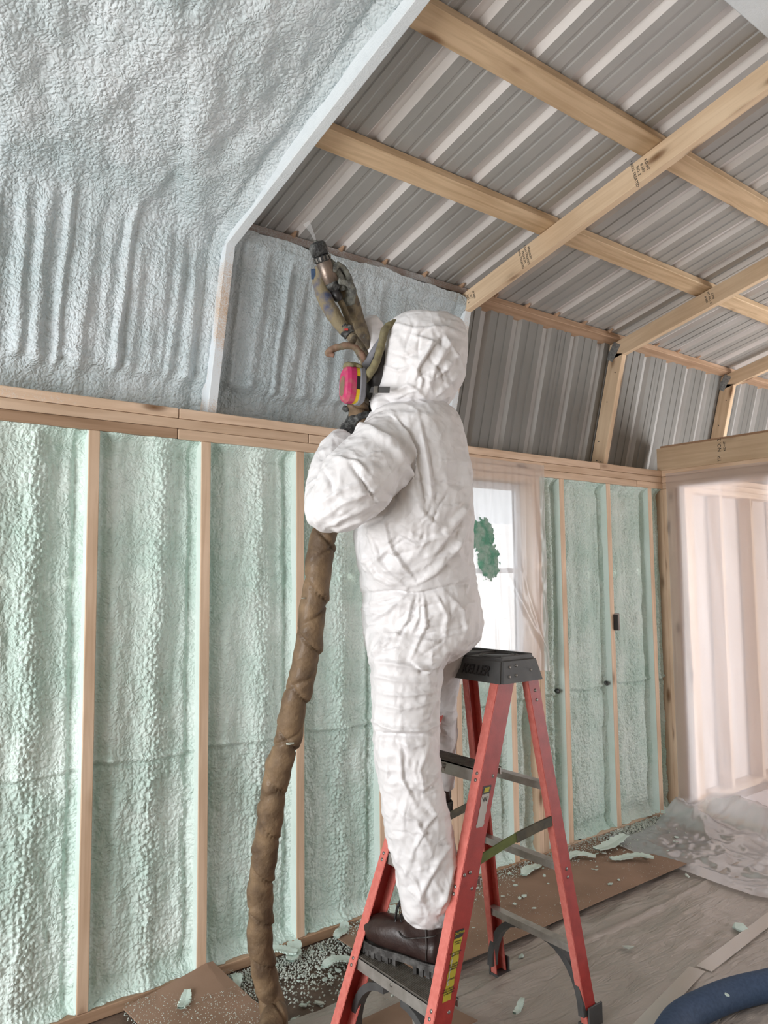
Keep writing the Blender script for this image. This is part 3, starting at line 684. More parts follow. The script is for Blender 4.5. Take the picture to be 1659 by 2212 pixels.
# ---- floor film
def hf(u, v):
    X = 1.15+u; Y = -.46-v
    h = .0060*ridged(X*2.2+Y*1.6, Y*6-X*.9, 11, 4)+.004*vn2(X*7, Y*7, 12)+.0025*ridged(X*11, Y*13, 19, 2)
    h += .012*np.exp(-((Y+.715+.01*np.sin(X*3))/.008)**2)+.006*np.exp(-np.abs(Y+.72+(X-1.8)*.0)/.05)
    q = np.abs(Y+1.0+.55*(X-1.85)); h += .010*np.exp(-(q/.018)**2)*np.exp(-((X-2.0)/.35)**2)
    return np.maximum(h+.004, .0015), 0*u, 0*u
ff = sheet_grid('floor_film', (1.15, -.40, .0), (1, 0, 0), (0, -1, 0), (0, 0, 1), 2.98, 3.2, .011, hf, 'film_floor')
tag(ff, 'thin taupe plastic film wrinkled across the floor under the ladder', 'floor covering')
for (a, b_) in (((3.5, -.99), (2.62, -1.06)), ((2.60, -1.045), (1.9, -1.17))):
    o = board('tape_strip', (*a, .017), (*b_, .017), .055, .0016, (0, 0, 1), 'tape', ff, bev=0)
# ---- cardboard sheets (corrugated: two liners and a fluted core edge)
def cardboard(name, pts, z, label, lift=None):
    """polygon in plan, cut into a fine grid so that it can sag"""
    (ax, ay), (bx, by), (cx, cy), (dx, dy) = pts; n = 40; m_ = 14; V = []
    for L_ in (0, 1):
        for i in range(n+1):
            for j in range(m_+1):
                s = i/n; t = j/m_
                x = (ax*(1-s)+bx*s)*(1-t)+(dx*(1-s)+cx*s)*t; y = (ay*(1-s)+by*s)*(1-t)+(dy*(1-s)+cy*s)*t
                zz = z+.004*math.sin(x*5)+.003*math.sin(y*13+x*4)+(lift(x, y) if lift else 0)
                V.append((x, y, zz+.004*L_))
    N_ = (n+1)*(m_+1); Fq = []
    for L_ in (0, 1):
        for i in range(n):
            for j in range(m_):
                a = L_*N_+i*(m_+1)+j; q = [a, a+m_+1, a+m_+2, a+1]; Fq.append(q if L_ else q[::-1])
    def side(idx):
        for p, q in zip(idx[:-1], idx[1:]): Fq.append([p, q, q+N_, p+N_])
    side([i*(m_+1) for i in range(n+1)]); side([i*(m_+1)+m_ for i in range(n, -1, -1)]); side(list(range(m_, -1, -1))); side([n*(m_+1)+j for j in range(m_+1)])
    me = bpy.data.meshes.new(name); me.from_pydata(V, [], Fq)
    o = link(name, me, 'cardboard'); return tag(o, label, 'cardboard')
cardboard('cardboard_sheet', [(1.72, -.515), (3.432, -.508), (3.40, -.045), (1.70, -.05)], .032,
          'long flat brown cardboard sheet along the foamed wall beyond the ladder')
cardboard('cardboard_sheet', [(.95, -.56), (1.285, -.40), (1.225, .0), (.90, -.02)], .012,
          'brown cardboard sheet propped on the bottom plate left of the brown hose', lift=lambda x, y: .055*max(0, 1+y/.25)*max(0, 1-abs(x-1.2)/.4))
cardboard('cardboard_sheet', [(1.28, -.80), (1.75, -.80), (1.73, -.565), (1.30, -.565)], .024, 'small brown cardboard piece under the front of the ladder')
# ---- crumpled film at the corner
def hf(u, v):
    X = 3.40+u; Y = -.07-v
    near = np.clip((u-.15)/.55, 0, 1)
    warp = .12*vn2(X*3, Y*3, 31)
    h = .018+.034*near*np.clip(ridged((X+warp)*2.6+Y*1.2, (Y+warp)*2.2-X*.8, 33, 4)-.3, 0, 2)+.013*ridged((X+warp*.6)*8, (Y+warp*.6)*6, 36, 4)
    h += .10*np.exp(-((X-(3.98-.10*v))/.08)**2)*np.exp(-((v-.0)/.30)**2)+.10*np.exp(-((u-.70+.28*(v-.45))/.07)**2)*np.clip(v/.2, 0, 1)
    e = np.clip(np.minimum(np.minimum(u+.02, v+.05), 1.55-v)/.1, 0, 1)
    h = .006+h*e+.05*np.clip((u-.62)/.14, 0, 1)
    du = -.04*v*np.clip(1-u/.3, 0, 1)+.03*vn2(v*9, u*0, 37)*np.clip(1-u/.1, 0, 1)
    return np.maximum(h, .012+.03*np.exp(-(np.minimum(v, .6))/.4)*(u < .1)), du, 0*u
cf = sheet_grid('crumpled_film', (3.40, -.07, .004), (1, 0, 0), (0, -1, 0), (0, 0, 1), .745, 1.6, .009, hf, 'film_crumple')
tag(cf, 'heap of crumpled see-through plastic lying in the far corner below the curtain', 'plastic sheet')
# ---- debris
def chip_mesh(seed, flat=.4):
    r_ = random.Random(seed); bm = bmesh.new(); bmesh.ops.create_icosphere(bm, subdivisions=1, radius=1)
    for v in bm.verts:
        v.co *= r_.uniform(.6, 1.25); v.co.z *= flat; v.co.x *= 1.35
    return bm_mesh('foam_chip', bm)
chips = [chip_mesh(k, .45) for k in range(6)]
for m_ in chips[:4]: m_.materials.append(M['chip'])
for m_ in chips[4:]: m_.materials.append(M['chip_white'])
def chip(x, y, z, s, label, group, k=None):
    o = bpy.data.objects.new('foam_chip', chips[random.randrange(6) if k is None else k]); o.location = (x, y, z+s*.3); o.scale = (s, s, s)
    o.rotation_euler = (random.uniform(-.3, .3), random.uniform(-.3, .3), random.uniform(0, 6.28)); COL.objects.link(o)
    return tag(o, label, 'foam scrap', group)
for px, py, s, lb in ((1600, 2010, .030, 'torn pale green foam scrap alone on the floor film at the far right'), (1358, 2050, .020, 'foam chip on the film halfway between ladder and right edge'),
                  (1125, 2068, .013, 'small white foam chip on the film just behind the front ladder leg'), (1103, 2105, .015, 'thin foam sliver on the film beside the rear ladder foot'), (1140, 2098, .007, 'tiny foam crumb near the rear ladder foot')):
    p = on_z(px, py, .008); chip(p.x, p.y, .008, s, lb, None)
for k in range(46):
    x = random.uniform(1.95, 3.35); y = -.06-abs(random.gauss(0, .2))
    if y < -.5: y = -.3
    chip(x, y, .040, random.uniform(.006, .013), 'pale foam chip scattered on the long brown cardboard sheet', 'foam chips on the cardboard')
for px, py in ((1395, 1855), (1415, 1830), (1440, 1842), (1462, 1812), (1485, 1895), (1462, 1822)):
    p = on_z(px, py, .03); chip(p.x, p.y, .035, .011, 'white foam chip on the crumpled plastic in the corner', 'foam chips on the crumpled plastic')
for k in range(30):
    x = random.uniform(1.30, 1.9); y = random.uniform(-.45, -.05)
    chip(x, y, .004, random.uniform(.006, .014), 'pale foam chip on the dark subfloor beside the brown hose', 'foam chips beside the hose')
# flat shavings trimmed off the studs
def shaving(px, py, ln, wd, ang, curl, label, z=.02, wobble=.3, seed=1):
    p = on_z(px, py, z); n = 26; m_ = 5; V = []; r_ = random.Random(seed); a0 = ang
    x = y = 0.0; a = 0
    for i in range(n):
        a += curl/n+r_.uniform(-wobble, wobble)/4; x += math.cos(a)*ln/n; y += math.sin(a)*ln/n
        ww = wd*(.55+.45*math.sin(math.pi*(i+1)/n))*(1+r_.uniform(-.2, .2))
        for j in range(m_):
            t = (j/(m_-1)-.5)*ww; V.append((x-math.sin(a)*t, y+math.cos(a)*t, .006*math.sin(i*.22+seed)+.006+.18*abs(t)))
    for i in range(n*m_): V.append((V[i][0], V[i][1], V[i][2]+.006))
    q = n*m_; Fq = [[i*m_+j, (i+1)*m_+j, (i+1)*m_+j+1, i*m_+j+1] for i in range(n-1) for j in range(m_-1)]
    Fq = [f[::-1] for f in Fq]+[[k+q for k in f] for f in Fq]
    for i in range(n-1): Fq += [[i*m_, (i+1)*m_, (i+1)*m_+q, i*m_+q][::1], [i*m_+m_-1, i*m_+m_-1+q, (i+1)*m_+m_-1+q, (i+1)*m_+m_-1]]
    me = bpy.data.meshes.new('foam_shaving'); me.from_pydata(V, [], Fq); o = link('foam_shaving', me, 'chip'); o.location = p; o.rotation_euler = (0, 0, ang)
    return tag(o, label, 'foam scrap')
shaving(390, 2190, .11, .035, .9, .1, 'straight mint foam strip lying on the cardboard left of the hose', .03, .05, 2)
shaving(625, 2085, .20, .05, .75, .4, 'curved pale foam shaving beside the hose, largest of the heap', .02, .2, 3)
shaving(645, 2060, .12, .05, 2.4, .2, 'broad foam flake leaning on the heap behind the curved shaving', .03, .2, 4)
shaving(500, 2145, .12, .035, .2, 1.4, 'ragged pale foam curl between the cardboard and the hose', .01, .6, 5)
shaving(700, 2095, .13, .045, .5, -1.2, 'ragged foam curl between the hose and the front ladder rail', .02, .6, 6)
shaving(725, 2035, .15, .045, .6, .9, 'foam curl piled against the bottom plate left of the ladder', .03, .5, 7)
shaving(830, 2000, .16, .04, .3, 1.5, 'thin foam ribbon curling behind the worker\'s lower boot', .03, .4, 8)
shaving(1285, 1842, .30, .07, .05, .25, 'long mint foam trimming lying along the wall right of the ladder', .05, .15, 9)
shaving(1315, 1858, .22, .05, -.5, -1.0, 'twisted mint foam trimming in front of the long one', .045, .6, 10)
shaving(1290, 1852, .16, .05, 2.1, 1.2, 'ragged foam flake joining the two trimmings by the wall', .045, .6, 11)
shaving(1130, 1895, .17, .05, .3, 1.1, 'feathery foam curl on the cardboard seen between the ladder legs', .045, .7, 12)
shaving(1190, 1875, .12, .05, 1.2, -1.2, 'second foam curl on the cardboard beside the right ladder leg', .045, .7, 13)
shaving(1425, 1760, .16, .06, -.9, .6, 'jagged foam sheet leaning up in the far corner', .06, .5, 14)
shaving(1515, 1775, .18, .05, -.3, 1.2, 'mint foam scraps against the foot of the plastic curtain', .07, .7, 15)
shaving(1110, 2195, .09, .02, .3, .4, 'thin grey foam sliver on the film at the bottom edge', .008, .2, 16)
# countless crumbs: one object
def crumbs():
    V = []; Fq = []
    base = np.array([(1, 0, 0), (-.5, .8, 0), (-.5, -.8, 0), (0, 0, .9), (0, 0, -.55)]); tri = np.array([(0, 1, 3), (1, 2, 3), (2, 0, 3), (1, 0, 4), (2, 1, 4), (0, 2, 4)])
    pts = []
    for _ in range(4200): x = rng.uniform(.9, 4.0); pts.append((x, -.012-abs(rng.normal(0, .085)), .004+(.034 if x > 1.75 else .0), rng.uniform(.0015, .0055)))
    for _ in range(2600): x = rng.uniform(1.25, 1.95); pts.append((x, -.02-abs(rng.normal(0, .17)), .006, rng.uniform(.002, .008)))
    for _ in range(1300): x = rng.normal(3.72, .17); pts.append((x, -.02-abs(rng.normal(0, .09)), .02+.02*rng.random(), rng.uniform(.003, .011)))
    for _ in range(1500): x = rng.uniform(1.75, 3.4); pts.append((x, rng.uniform(-.5, -.05), .039, rng.uniform(.0007, .002)))
    for _ in range(1400): x = rng.uniform(.9, 1.3); pts.append((x, rng.uniform(-.45, -.02), .03*(x < 1.28)+.006, rng.uniform(.0008, .003)))
    for _ in range(260): pts.append((rng.uniform(1.4, 4.0), rng.uniform(-1.6, -.55), .012, rng.uniform(.0008, .0022)))
    for k, (x, y, z, s) in enumerate(pts):
        a = rng.uniform(0, 6.28); c, s_ = math.cos(a), math.sin(a); R = np.array([[c, -s_, 0], [s_, c, 0], [0, 0, 1]])
        V.append((base*rng.uniform(.6, 1.3, (5, 1))*s) @ R.T+np.array((x, y, z))); Fq.append(tri+5*k)
    return mesh_np('foam_crumbs', np.concatenate(V), np.concatenate(Fq), smooth=False)
o = link('foam_crumbs', crumbs(), 'chip_white'); tag(o, 'countless tiny pale foam crumbs strewn over the floor along the wall', 'foam crumbs', kind='stuff')

# ------------------------------------------------------------------ small fixtures on the wall
eb = empty('electrical_box', (3.60, .0, 1.14))
tag(eb, 'small electrical box half buried in foam on a stud right of the window', 'electrical box')
bm = bmesh.new(); box_bm(bm, .05, .05, .095, Matrix.Translation((3.655, .02, 1.15)), bev=.003); par(link('box_body', bm_mesh('box_body', bm), 'snout'), eb)
bm = bmesh.new(); box_bm(bm, .010, .03, .085, Matrix.Translation((3.632, -.012, 1.15)), bev=.002); par(link('mounting_flange', bm_mesh('mounting_flange', bm), 'black'), eb)

for px, py in ((1205, 1493), (1311, 1476)):
    q = on_y(px, py, .03); tube('cable_stub', [q+Vector((.02, .03, 0)), q, q+Vector((-.012, -.018, .004))], [.010, .013, .006], 'black_crust', wall, 10, 4)
bm = bmesh.new(); bmesh.ops.create_icosphere(bm, subdivisions=2, radius=.026)
for v in bm.verts: v.co *= random.uniform(.75, 1.2); v.co.z *= .7
o = link('dark_lump', bm_mesh('dark_lump', bm), 'black_crust'); o.location = on_z(1250, 1823, .012)+Vector((0, 0, .012)); tag(o, 'small dark lump on the floor against the wall right of the ladder', 'scrap')
# ------------------------------------------------------------------ blue hose
tg = tube('blue_hose', [(1.35, -1.75, .055), (1.75, -1.42, .055), (2.13, -1.235, .055), (2.36, -1.225, .055), (2.60, -1.285, .055), (2.95, -1.45, .055), (3.2, -1.9, .055)], .047, 'blue', None, 24, 10)
tag(tg, 'thick dark blue fabric-covered hose on the floor at the bottom right', 'hose')
p = on_z(1571, 2150, .10); chip(p.x, p.y, .098, .009, 'small foam chip sitting on top of the blue hose', None)

# ------------------------------------------------------------------ stepladder
LX, LY = 1.79, -.815
lad = empty('stepladder', (1.66, LY, 0))
tag(lad, 'red four-foot stepladder with grey plastic top and aluminium steps', 'ladder')
HB, HT_, ZT = .212, .152, 1.10        # half width at floor and at top
def hw(z): return HB+(HT_-HB)*z/ZT
def fx(z): return 1.292+(1.705-1.292)*z/ZT      # front edge of front rails
def bx_(z): return 2.062+(1.885-2.062)*z/ZT     # rear edge of rear rails
def rail(sx, sy, name='rail'):
    """C-channel: web outside, flanges turned in"""
    wd = .072 if sx < 0 else .050; fl_ = .036 if sx < 0 else .028; t = .004
    z0, z1 = .02, 1.12
    def sec(z):
        xo = fx(z) if sx < 0 else bx_(z)-wd; y = LY+sy*hw(z); q = -sy
        return [(xo, y), (xo+wd, y), (xo+wd, y+q*fl_), (xo+wd-t, y+q*fl_), (xo+wd-t, y+q*t), (xo+t, y+q*t), (xo+t, y+q*fl_), (xo, y+q*fl_)]
    V = [(x, y, z) for z in (z0, z1) for x, y in sec(z)]
    bm = bmesh.new(); vs = [bm.verts.new(v) for v in V]
    for k in range(8): bm.faces.new([vs[k], vs[(k+1) % 8], vs[8+(k+1) % 8], vs[8+k]])
    bm.faces.new(vs[:8][::-1]); bm.faces.new(vs[8:]); bmesh.ops.recalc_face_normals(bm, faces=bm.faces)
    bmesh.ops.bevel(bm, geom=[e for e in bm.edges if abs((e.verts[0].co-e.verts[1].co).z) > .5], offset=.0014, segments=2, affect='EDGES')
    me = bm_mesh(name, bm); o = link(name, me, ['red', 'red_worn'], lad)
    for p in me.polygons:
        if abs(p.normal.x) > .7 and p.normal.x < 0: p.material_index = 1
    return o
rails = {(sx, sy): rail(sx, sy, 'front_rail' if sx < 0 else 'rear_rail') for sx in (-1, 1) for sy in (-1, 1)}
def rivet(p, n, parent, r_=.0055):
    bm = bmesh.new(); bmesh.ops.create_uvsphere(bm, u_segments=10, v_segments=5, radius=r_, matrix=Matrix.Diagonal((1, 1, .45, 1)))
    o = link('rivet', bm_mesh('rivet', bm, True), 'steel_dark'); o.location = p; o.rotation_euler = Vector(n).to_track_quat('Z', 'Y').to_euler(); par(o, parent)
# cap
def capmesh():
    bm = bmesh.new(); cx0, cx1, cy0, cy1 = 1.716, 1.872, -.975, -.640
    rb_ = [(cx0-.018, cy0-.012, 1.095), (cx1+.020, cy0-.012, 1.095), (cx1+.020, cy1+.012, 1.095), (cx0-.018, cy1+.012, 1.095)]
    rt_ = [(cx0, cy0, 1.168), (cx1, cy0, 1.168), (cx1, cy1, 1.168), (cx0, cy1, 1.168)]
    vb = [bm.verts.new(v) for v in rb_]; vt = [bm.verts.new(v) for v in rt_]
    bm.faces.new(vb[::-1]); top = bm.faces.new(vt)
    for k in range(4): bm.faces.new([vb[k], vb[(k+1) % 4], vt[(k+1) % 4], vt[k]])
    bmesh.ops.recalc_face_normals(bm, faces=bm.faces)
    bmesh.ops.bevel(bm, geom=[e for e in bm.edges if not (e.verts[0].co.z < 1.1 and e.verts[1].co.z < 1.1)], offset=.008, segments=3, affect='EDGES')
    return bm_mesh('top_cap', bm)
cap = link('top_cap', capmesh(), 'grey_plastic', lad)
bm = bmesh.new()      # rim and bucket ring moulded on the top
for (x, y, sx, sy) in ((1.79, -.962, .13, .010), (1.79, -.653, .13, .010), (1.864, -.81, .010, .30), (1.79, -.80, .14, .012)): box_bm(bm, sx, sy, .010, Matrix.Translation((x, y, 1.171)), bev=.002)
par(link('tray_rim', bm_mesh('tray_rim', bm), 'grey_plastic'), cap)
for rr in (.060, .048):
    tube('bucket_ring', [(1.792+rr*math.cos(a), -.885+rr*1.0*math.sin(a), 1.169) for a in np.linspace(0, 2*math.pi, 33)], .004, 'grey_plastic' if rr > .05 else 'black', cap, 8, 1)
bm = bmesh.new(); bmesh.ops.create_cone(bm, cap_ends=True, segments=32, radius1=.046, radius2=.046, depth=.002, matrix=Matrix.Translation((1.792, -.885, 1.1687)))
par(link('bucket_well', bm_mesh('bucket_well', bm), 'black'), cap)
tiltv = Vector((.018, 0, .073)).normalized()
text_mesh('brand_lettering', 'KELLER', .044, 'black', cap, (1.7055-.0025, -.868, 1.128), (0, -1, 0), tiltv, .0012, .0005, .25, .86)
sb = Vector((0, .012, .073)).normalized()
for (x, z) in ((1.735, 1.115), (1.765, 1.117), (1.742, 1.143), (1.772, 1.146), (1.835, 1.128)):
    rivet((x, -.987+.012*(z-1.095)/.073-.001, z), (0, -1, .16), cap, .005)
# steps
def step(z, dp=.085, tread=True):
    y0, y1 = LY-hw(z)+.005, LY+hw(z)-.005; x0 = fx(z)+.002
    bm = bmesh.new()
    box_bm(bm, .004, y1-y0, .038, Matrix.Translation((x0+.002, (y0+y1)/2, z-.019))); box_bm(bm, dp, y1-y0, .003, Matrix.Translation((x0+dp/2, (y0+y1)/2, z-.0015)))
    box_bm(bm, .004, y1-y0, .022, Matrix.Translation((x0+dp-.002, (y0+y1)/2, z-.011)))
    o = link('step', bm_mesh('step', bm), 'alu', lad)
    bm = bmesh.new()
    for k in range(13): box_bm(bm, .0032, y1-y0-.004, .0025, Matrix.Translation((x0+.006+k*(dp-.012)/12, (y0+y1)/2, z+.0012)))
    par(link('tread_ribs', bm_mesh('tread_ribs', bm), 'alu_tread'), o)
    rivet((x0-.0005, (y0+y1)/2+.0, z-.016), (-1, 0, 0), o, .006)
    for sy in (-1, 1):
        for dz in (-.008, -.026): rivet((fx(z+dz)-.0005, LY+sy*(hw(z)-.016), z+dz), (-1, 0, .3), rails[(-1, sy)], .0055)
    return o
steps = [step(z) for z in (.272, .562, .852)]
for z in (.10, .272, .562, .852): rivet((fx(z)+.045, LY-hw(z)-.0008, z-.02), (0, -1, 0), rails[(-1, -1)])
rivet((fx(.562)+.018, LY-hw(.562)-.0008, .585), (0, -1, 0), rails[(-1, -1)]); rivet((fx(.562)+.040, LY-hw(.562)-.0008, .587), (0, -1, 0), rails[(-1, -1)])
for z in (1.06, 1.03, .50, .475): rivet((bx_(z)-.025, LY-hw(z)-.0008, z), (0, -1, 0), rails[(1, -1)])
# rear horizontals
for z in (.255, .512, .765):
    y0, y1 = LY-hw(z)+.005, LY+hw(z)-.005; xb = bx_(z)-.025
    bm = bmesh.new(); box_bm(bm, .030, y1-y0, .003, Matrix.Translation((xb, (y0+y1)/2, z))); box_bm(bm, .003, y1-y0, .022, Matrix.Translation((xb-.014, (y0+y1)/2, z-.010)))
    link('rear_brace', bm_mesh('rear_brace', bm), 'alu', lad)
def strap(name, pts, w_, t, mat, parent, side=(0, 1, 0)):
    """flat bar along pts, wide across `side` x direction"""
    V = []; Fq = []; n = len(pts); sd = Vector(side).normalized()
    for i, p in enumerate(pts):
        p = Vector(p); tn = (Vector(pts[min(i+1, n-1)])-Vector(pts[max(i-1, 0)])).normalized(); q = tn.cross(sd).normalized()
        for a, b_ in ((-1, -1), (1, -1), (1, 1), (-1, 1)): V.append(p+q*w_*.5*a+sd*t*.5*b_)
    for i in range(n-1):
        for k in range(4): Fq.append([i*4+k, i*4+(k+1) % 4, i*4+4+(k+1) % 4, i*4+4+k])
    Fq += [[3, 2, 1, 0], [4*n-4, 4*n-3, 4*n-2, 4*n-1]]
    me = bpy.data.meshes.new(name); me.from_pydata([tuple(v) for v in V], [], Fq); return link(name, me, mat, parent)
# spreaders
yn = LY-hw(.6)+.008; yf = LY+hw(.6)-.008
s1 = strap('spreader', [(1.555, yn, .60), (1.70, yn, .630), (1.76, yn, .640)], .026, .004, 'green_tape', lad)
strap('camo_tape', [(1.745, yn, .636), (1.84, yn, .648), (1.95, yn, .658)], .029, .007, 'camo', s1)
s2 = strap('spreader', [(1.555, yf, .60), (1.76, yf, .605), (1.93, yf, .635)], .026, .004, 'camo', lad)
rivet((1.925, yf-.004, .634), (0, -1, 0), s2, .007)
# braces under the lowest steps: curved grey plastic
def gusset(x, z, sy, mat='grey_plastic', zb=.06):
    pts = []
    for k in range(9):
        a = k/8*math.pi/2; pts.append((x, LY+sy*(.04+(hw(zb)-.05)*math.sin(a)*1.0), z-.01-(z-zb)*(1-math.cos(a))))
    return strap('knee_brace', pts, .022, .030, mat, lad, side=(1, 0, 0))
for sy in (-1, 1): gusset(fx(.2)+.045, .235, sy); gusset(bx_(.2)-.025, .250, sy)
strap('centre_strut', [(fx(.27)+.05, LY-.04, .235), (fx(.1)+.05, LY-.17, .03)], .03, .006, 'alu', lad, side=(1, 0, 0))
for sy in (-1, 1): strap('brace_strap', [(fx(.852)+.07, LY+sy*.10, .835), (fx(.75)+.06, LY+sy*(hw(.75)-.012), .735)], .014, .003, 'alu', lad, side=(1, 0, 0))
strap('brace_strap', [(bx_(.765)-.02, LY-.12, .755), (bx_(.7)-.02, LY-hw(.7)+.01, .70)], .014, .003, 'alu', lad, side=(1, 0, 0))
# feet
for sx in (-1, 1):
    for sy in (-1, 1):
        wd = .084 if sx < 0 else .066; xo = (fx(0)-.006) if sx < 0 else bx_(0)-wd+.010; y = LY+sy*HB
        bm = bmesh.new(); box_bm(bm, wd, .006, .070, Matrix.Translation((xo+wd/2, y+sy*.003, .042)), bev=.001); box_bm(bm, wd, .046, .012, Matrix.Translation((xo+wd/2, y-sy*.018, .013)), bev=.002)
        box_bm(bm, .005, .036, .055, Matrix.Translation((xo+.002 if sx < 0 else xo+wd-.002, y-sy*.014, .036)), bev=.001)
        box_bm(bm, wd*.98, .044, .007, Matrix.Translation((xo+wd/2, y-sy*.018, .0095)))
        par(link('foot', bm_mesh('foot', bm), 'grey_plastic'), rails[(sx, sy)])
# stickers on the near front rail
def sticker(zc, h, w_, mat, xoff, name='sticker', parent=None, seed=1, dy=0.0):
    r_ = random.Random(seed); y = LY-hw(zc)-.0012-dy; bm = bmesh.new(); n = 14; A = []; B = []
    tl = (fx(1)-fx(0))
    for i in range(n+1):
        z = zc-h/2+h*i/n; c = fx(z)+xoff; yy = LY-hw(z)-.0008-dy
        A.append(bm.verts.new((c-w_/2+r_.uniform(0, .004), yy, z))); B.append(bm.verts.new((c+w_/2-r_.uniform(0, .004), yy, z)))
    for i in range(n): bm.faces.new([A[i], B[i], B[i+1], A[i+1]])
    return par(link(name, bm_mesh(name, bm), mat), parent or rails[(-1, -1)])
nr_ = rails[(-1, -1)]
st = sticker(.752, .105, .034, 'white_paper', .036, 'worn_sticker', seed=2)
sticker(.798, .022, .036, 'black', .036, 'sticker_logo', st, 5, .0006); sticker(.798, .013, .024, 'caution', .036, 'sticker_logo', st, 6, .0010)
rl = Vector((fx(1)-fx(0), -(hw(1)-hw(0)), 1)).normalized()
text_mesh('sticker_mark', 'W', .02, 'black', st, (fx(.772)+.036, LY-hw(.772)-.0018, .772), (1, 0, 0), rl, .0002)
st = sticker(.365, .165, .034, 'caution', .034, 'caution_sticker', seed=9)
sticker(.438, .020, .036, 'black', .034, 'sticker_header', st, 5, .0006)
text_mesh('sticker_text', 'CAUTION', .0085, 'caution', st, (fx(.440)+.034, LY-hw(.440)-.0020, .440), (1, 0, 0), rl, .0002)
for k, (z, t) in enumerate(((.418, 'READ ALL\nLABELS'), (.392, 'DO NOT STAND\nABOVE THIS'), (.362, 'SET LADDER\nON FIRM BASE\nKEEP BODY'), (.333, 'CENTERED'), (.306, 'FACE LADDER\nWHEN CLIMBING\nUP OR DOWN'))):
    text_mesh('sticker_text', t, .0058, 'black', st, (fx(z)+.034, LY-hw(z)-.0020, z), (1, 0, 0), rl, .0002)
for zc, h_ in ((.345, .05), (.38, .03)): sticker(zc, h_, .008, 'white_paper', .024, 'sticker_tear', st, int(zc*1000), .0011)
# label on the front of the top step
bm = bmesh.new(); box_bm(bm, .0006, .085, .026, Matrix.Translation((fx(.852)+.0012, -.775, .834)))
lb_ = par(link('step_label', bm_mesh('step_label', bm), 'white_paper'), steps[2])
text_mesh('label_text', 'WARNING DO NOT STAND\nON OR ABOVE THIS STEP\nYOU CAN LOSE YOUR\nBALANCE', .0058, 'black', steps[2], (fx(.852)+.0006, -.788, .834), (0, -1, 0), (0, 0, 1), .0002)
bm = bmesh.new(); box_bm(bm, .0006, .020, .024, Matrix.Translation((fx(.852)+.0006, -.744, .834)))
par(link('label_symbol', bm_mesh('label_symbol', bm), 'black'), steps[2])

# ------------------------------------------------------------------ the worker
person = empty('person', on_z(900, 2110, .272))
tag(person, 'worker in white hooded coverall perched on the stepladder aiming a spray gun at the eave', 'person')
def ring(y, x0, x1, d, hd, tilt=0.0, pw=2.2):
    """horizontal slice of the figure: left and right edge, depth and half depth"""
    c = P((x0+x1)/2, y, d); a = RIGHT*((x1-x0)/2*d/F)+UP*(tilt*(x1-x0)/2*d/F); return (c, a, VIEW*hd, pw)
def limb(pts, pw=2.0, seg=24):
    """pts: px, py, depth, half width in px (squash) -> tapering closed tube"""
    ctr = [P(a, b_, c) for a, b_, c, *_ in pts]; rr = [q[3]*q[2]/F for q in pts]; sq = [q[4] if len(q) > 4 else 1 for q in pts]
    cp = smooth_path(ctr, 4); k = np.linspace(0, len(pts)-1, len(cp)); rr = np.interp(k, range(len(pts)), rr); sq = np.interp(k, range(len(pts)), sq)
    return tube_arrays(cp, [(float(r_), float(r_*s_)) for r_, s_ in zip(rr, sq)], seg)
def ball(px, py, d, rpx, sx=1, sy=1, sz=1):
    c = P(px, py, d); r_ = rpx*d/F; rings = []
    for k in range(1, 12):
        t = math.pi*k/12; rings.append((c+UP*(-math.cos(t)*r_*sz), RIGHT*(math.sin(t)*r_*sx), VIEW*(math.sin(t)*r_*sy)))
    return loft_arrays(rings, 20)
def pixv(V):
    q = (V-np.array(CAMP)) @ np.array(CM); return 829.5+F*q[:, 0]/-q[:, 2], 1106-F*q[:, 1]/-q[:, 2], -q[:, 2]
def vn_r(V, f, s, o=3, st=(1, 1, 1)):
    r = 0; a = 1; x, y, z = V[:, 0]*f*st[0], V[:, 1]*f*st[1], V[:, 2]*f*st[2]
    for k in range(o):
        n_ = vn3(x*1.9**k, y*1.9**k, z*1.9**k, s+k); r = r+a*(1-2*np.abs(n_)); a *= .55
    return r
def crumple(folds, amp=1.0, soft=None):
    def fn(V, Nn):
        px, py, dd = pixv(V); W0 = V.copy()
        # domain warp so creases wander
        wv = np.stack([vn3(V[:, 0]*9, V[:, 1]*9, V[:, 2]*9, s) for s in (51, 52, 53)], 1)*.022
        Q = V+wv
        h = .0040*vn_r(Q, 11, 60, 3)+.0030*np.maximum(vn_r(Q, 26, 70, 2), .1)
        h += .004*vn3(V[:, 0]*7, V[:, 1]*7, V[:, 2]*7, 81)
        am = np.ones(len(V))
        if soft is not None: am = soft(px, py)
        h = h*amp*am
        facing = np.clip(-(Nn @ np.array(VIEW))*3+.6, 0, 1)
        sx_, sy_ = px, py
        for f in folds:
            a_, w_, pts = f[0], f[1], np.array(f[2], float)
            best = np.full(len(px), 1e9); tt = np.zeros(len(px)); sgn = np.zeros(len(px)); n_ = len(pts)-1
            for i in range(n_):
                p, q = pts[i], pts[i+1]; d = q-p; L2 = (d**2).sum(); t = np.clip(((px-p[0])*d[0]+(py-p[1])*d[1])/L2, 0, 1)
                ex = px-(p[0]+t*d[0]); ey = py-(p[1]+t*d[1]); e = np.hypot(ex, ey); m_ = e < best
                best = np.where(m_, e, best); tt = np.where(m_, (i+t)/n_, tt); sgn = np.where(m_, np.sign(d[0]*ey-d[1]*ex), sgn)
            sd = best*sgn; prof = np.where(sd > 0, np.exp(-(sd/w_)**2), np.exp(-(sd/(w_*.38))**2))      # one side soft, one side steep
            h = h+a_*prof*np.sin(np.clip(tt, .04, .96)*math.pi)**.6*facing
        return W0+Nn*h[:, None]
    return fn
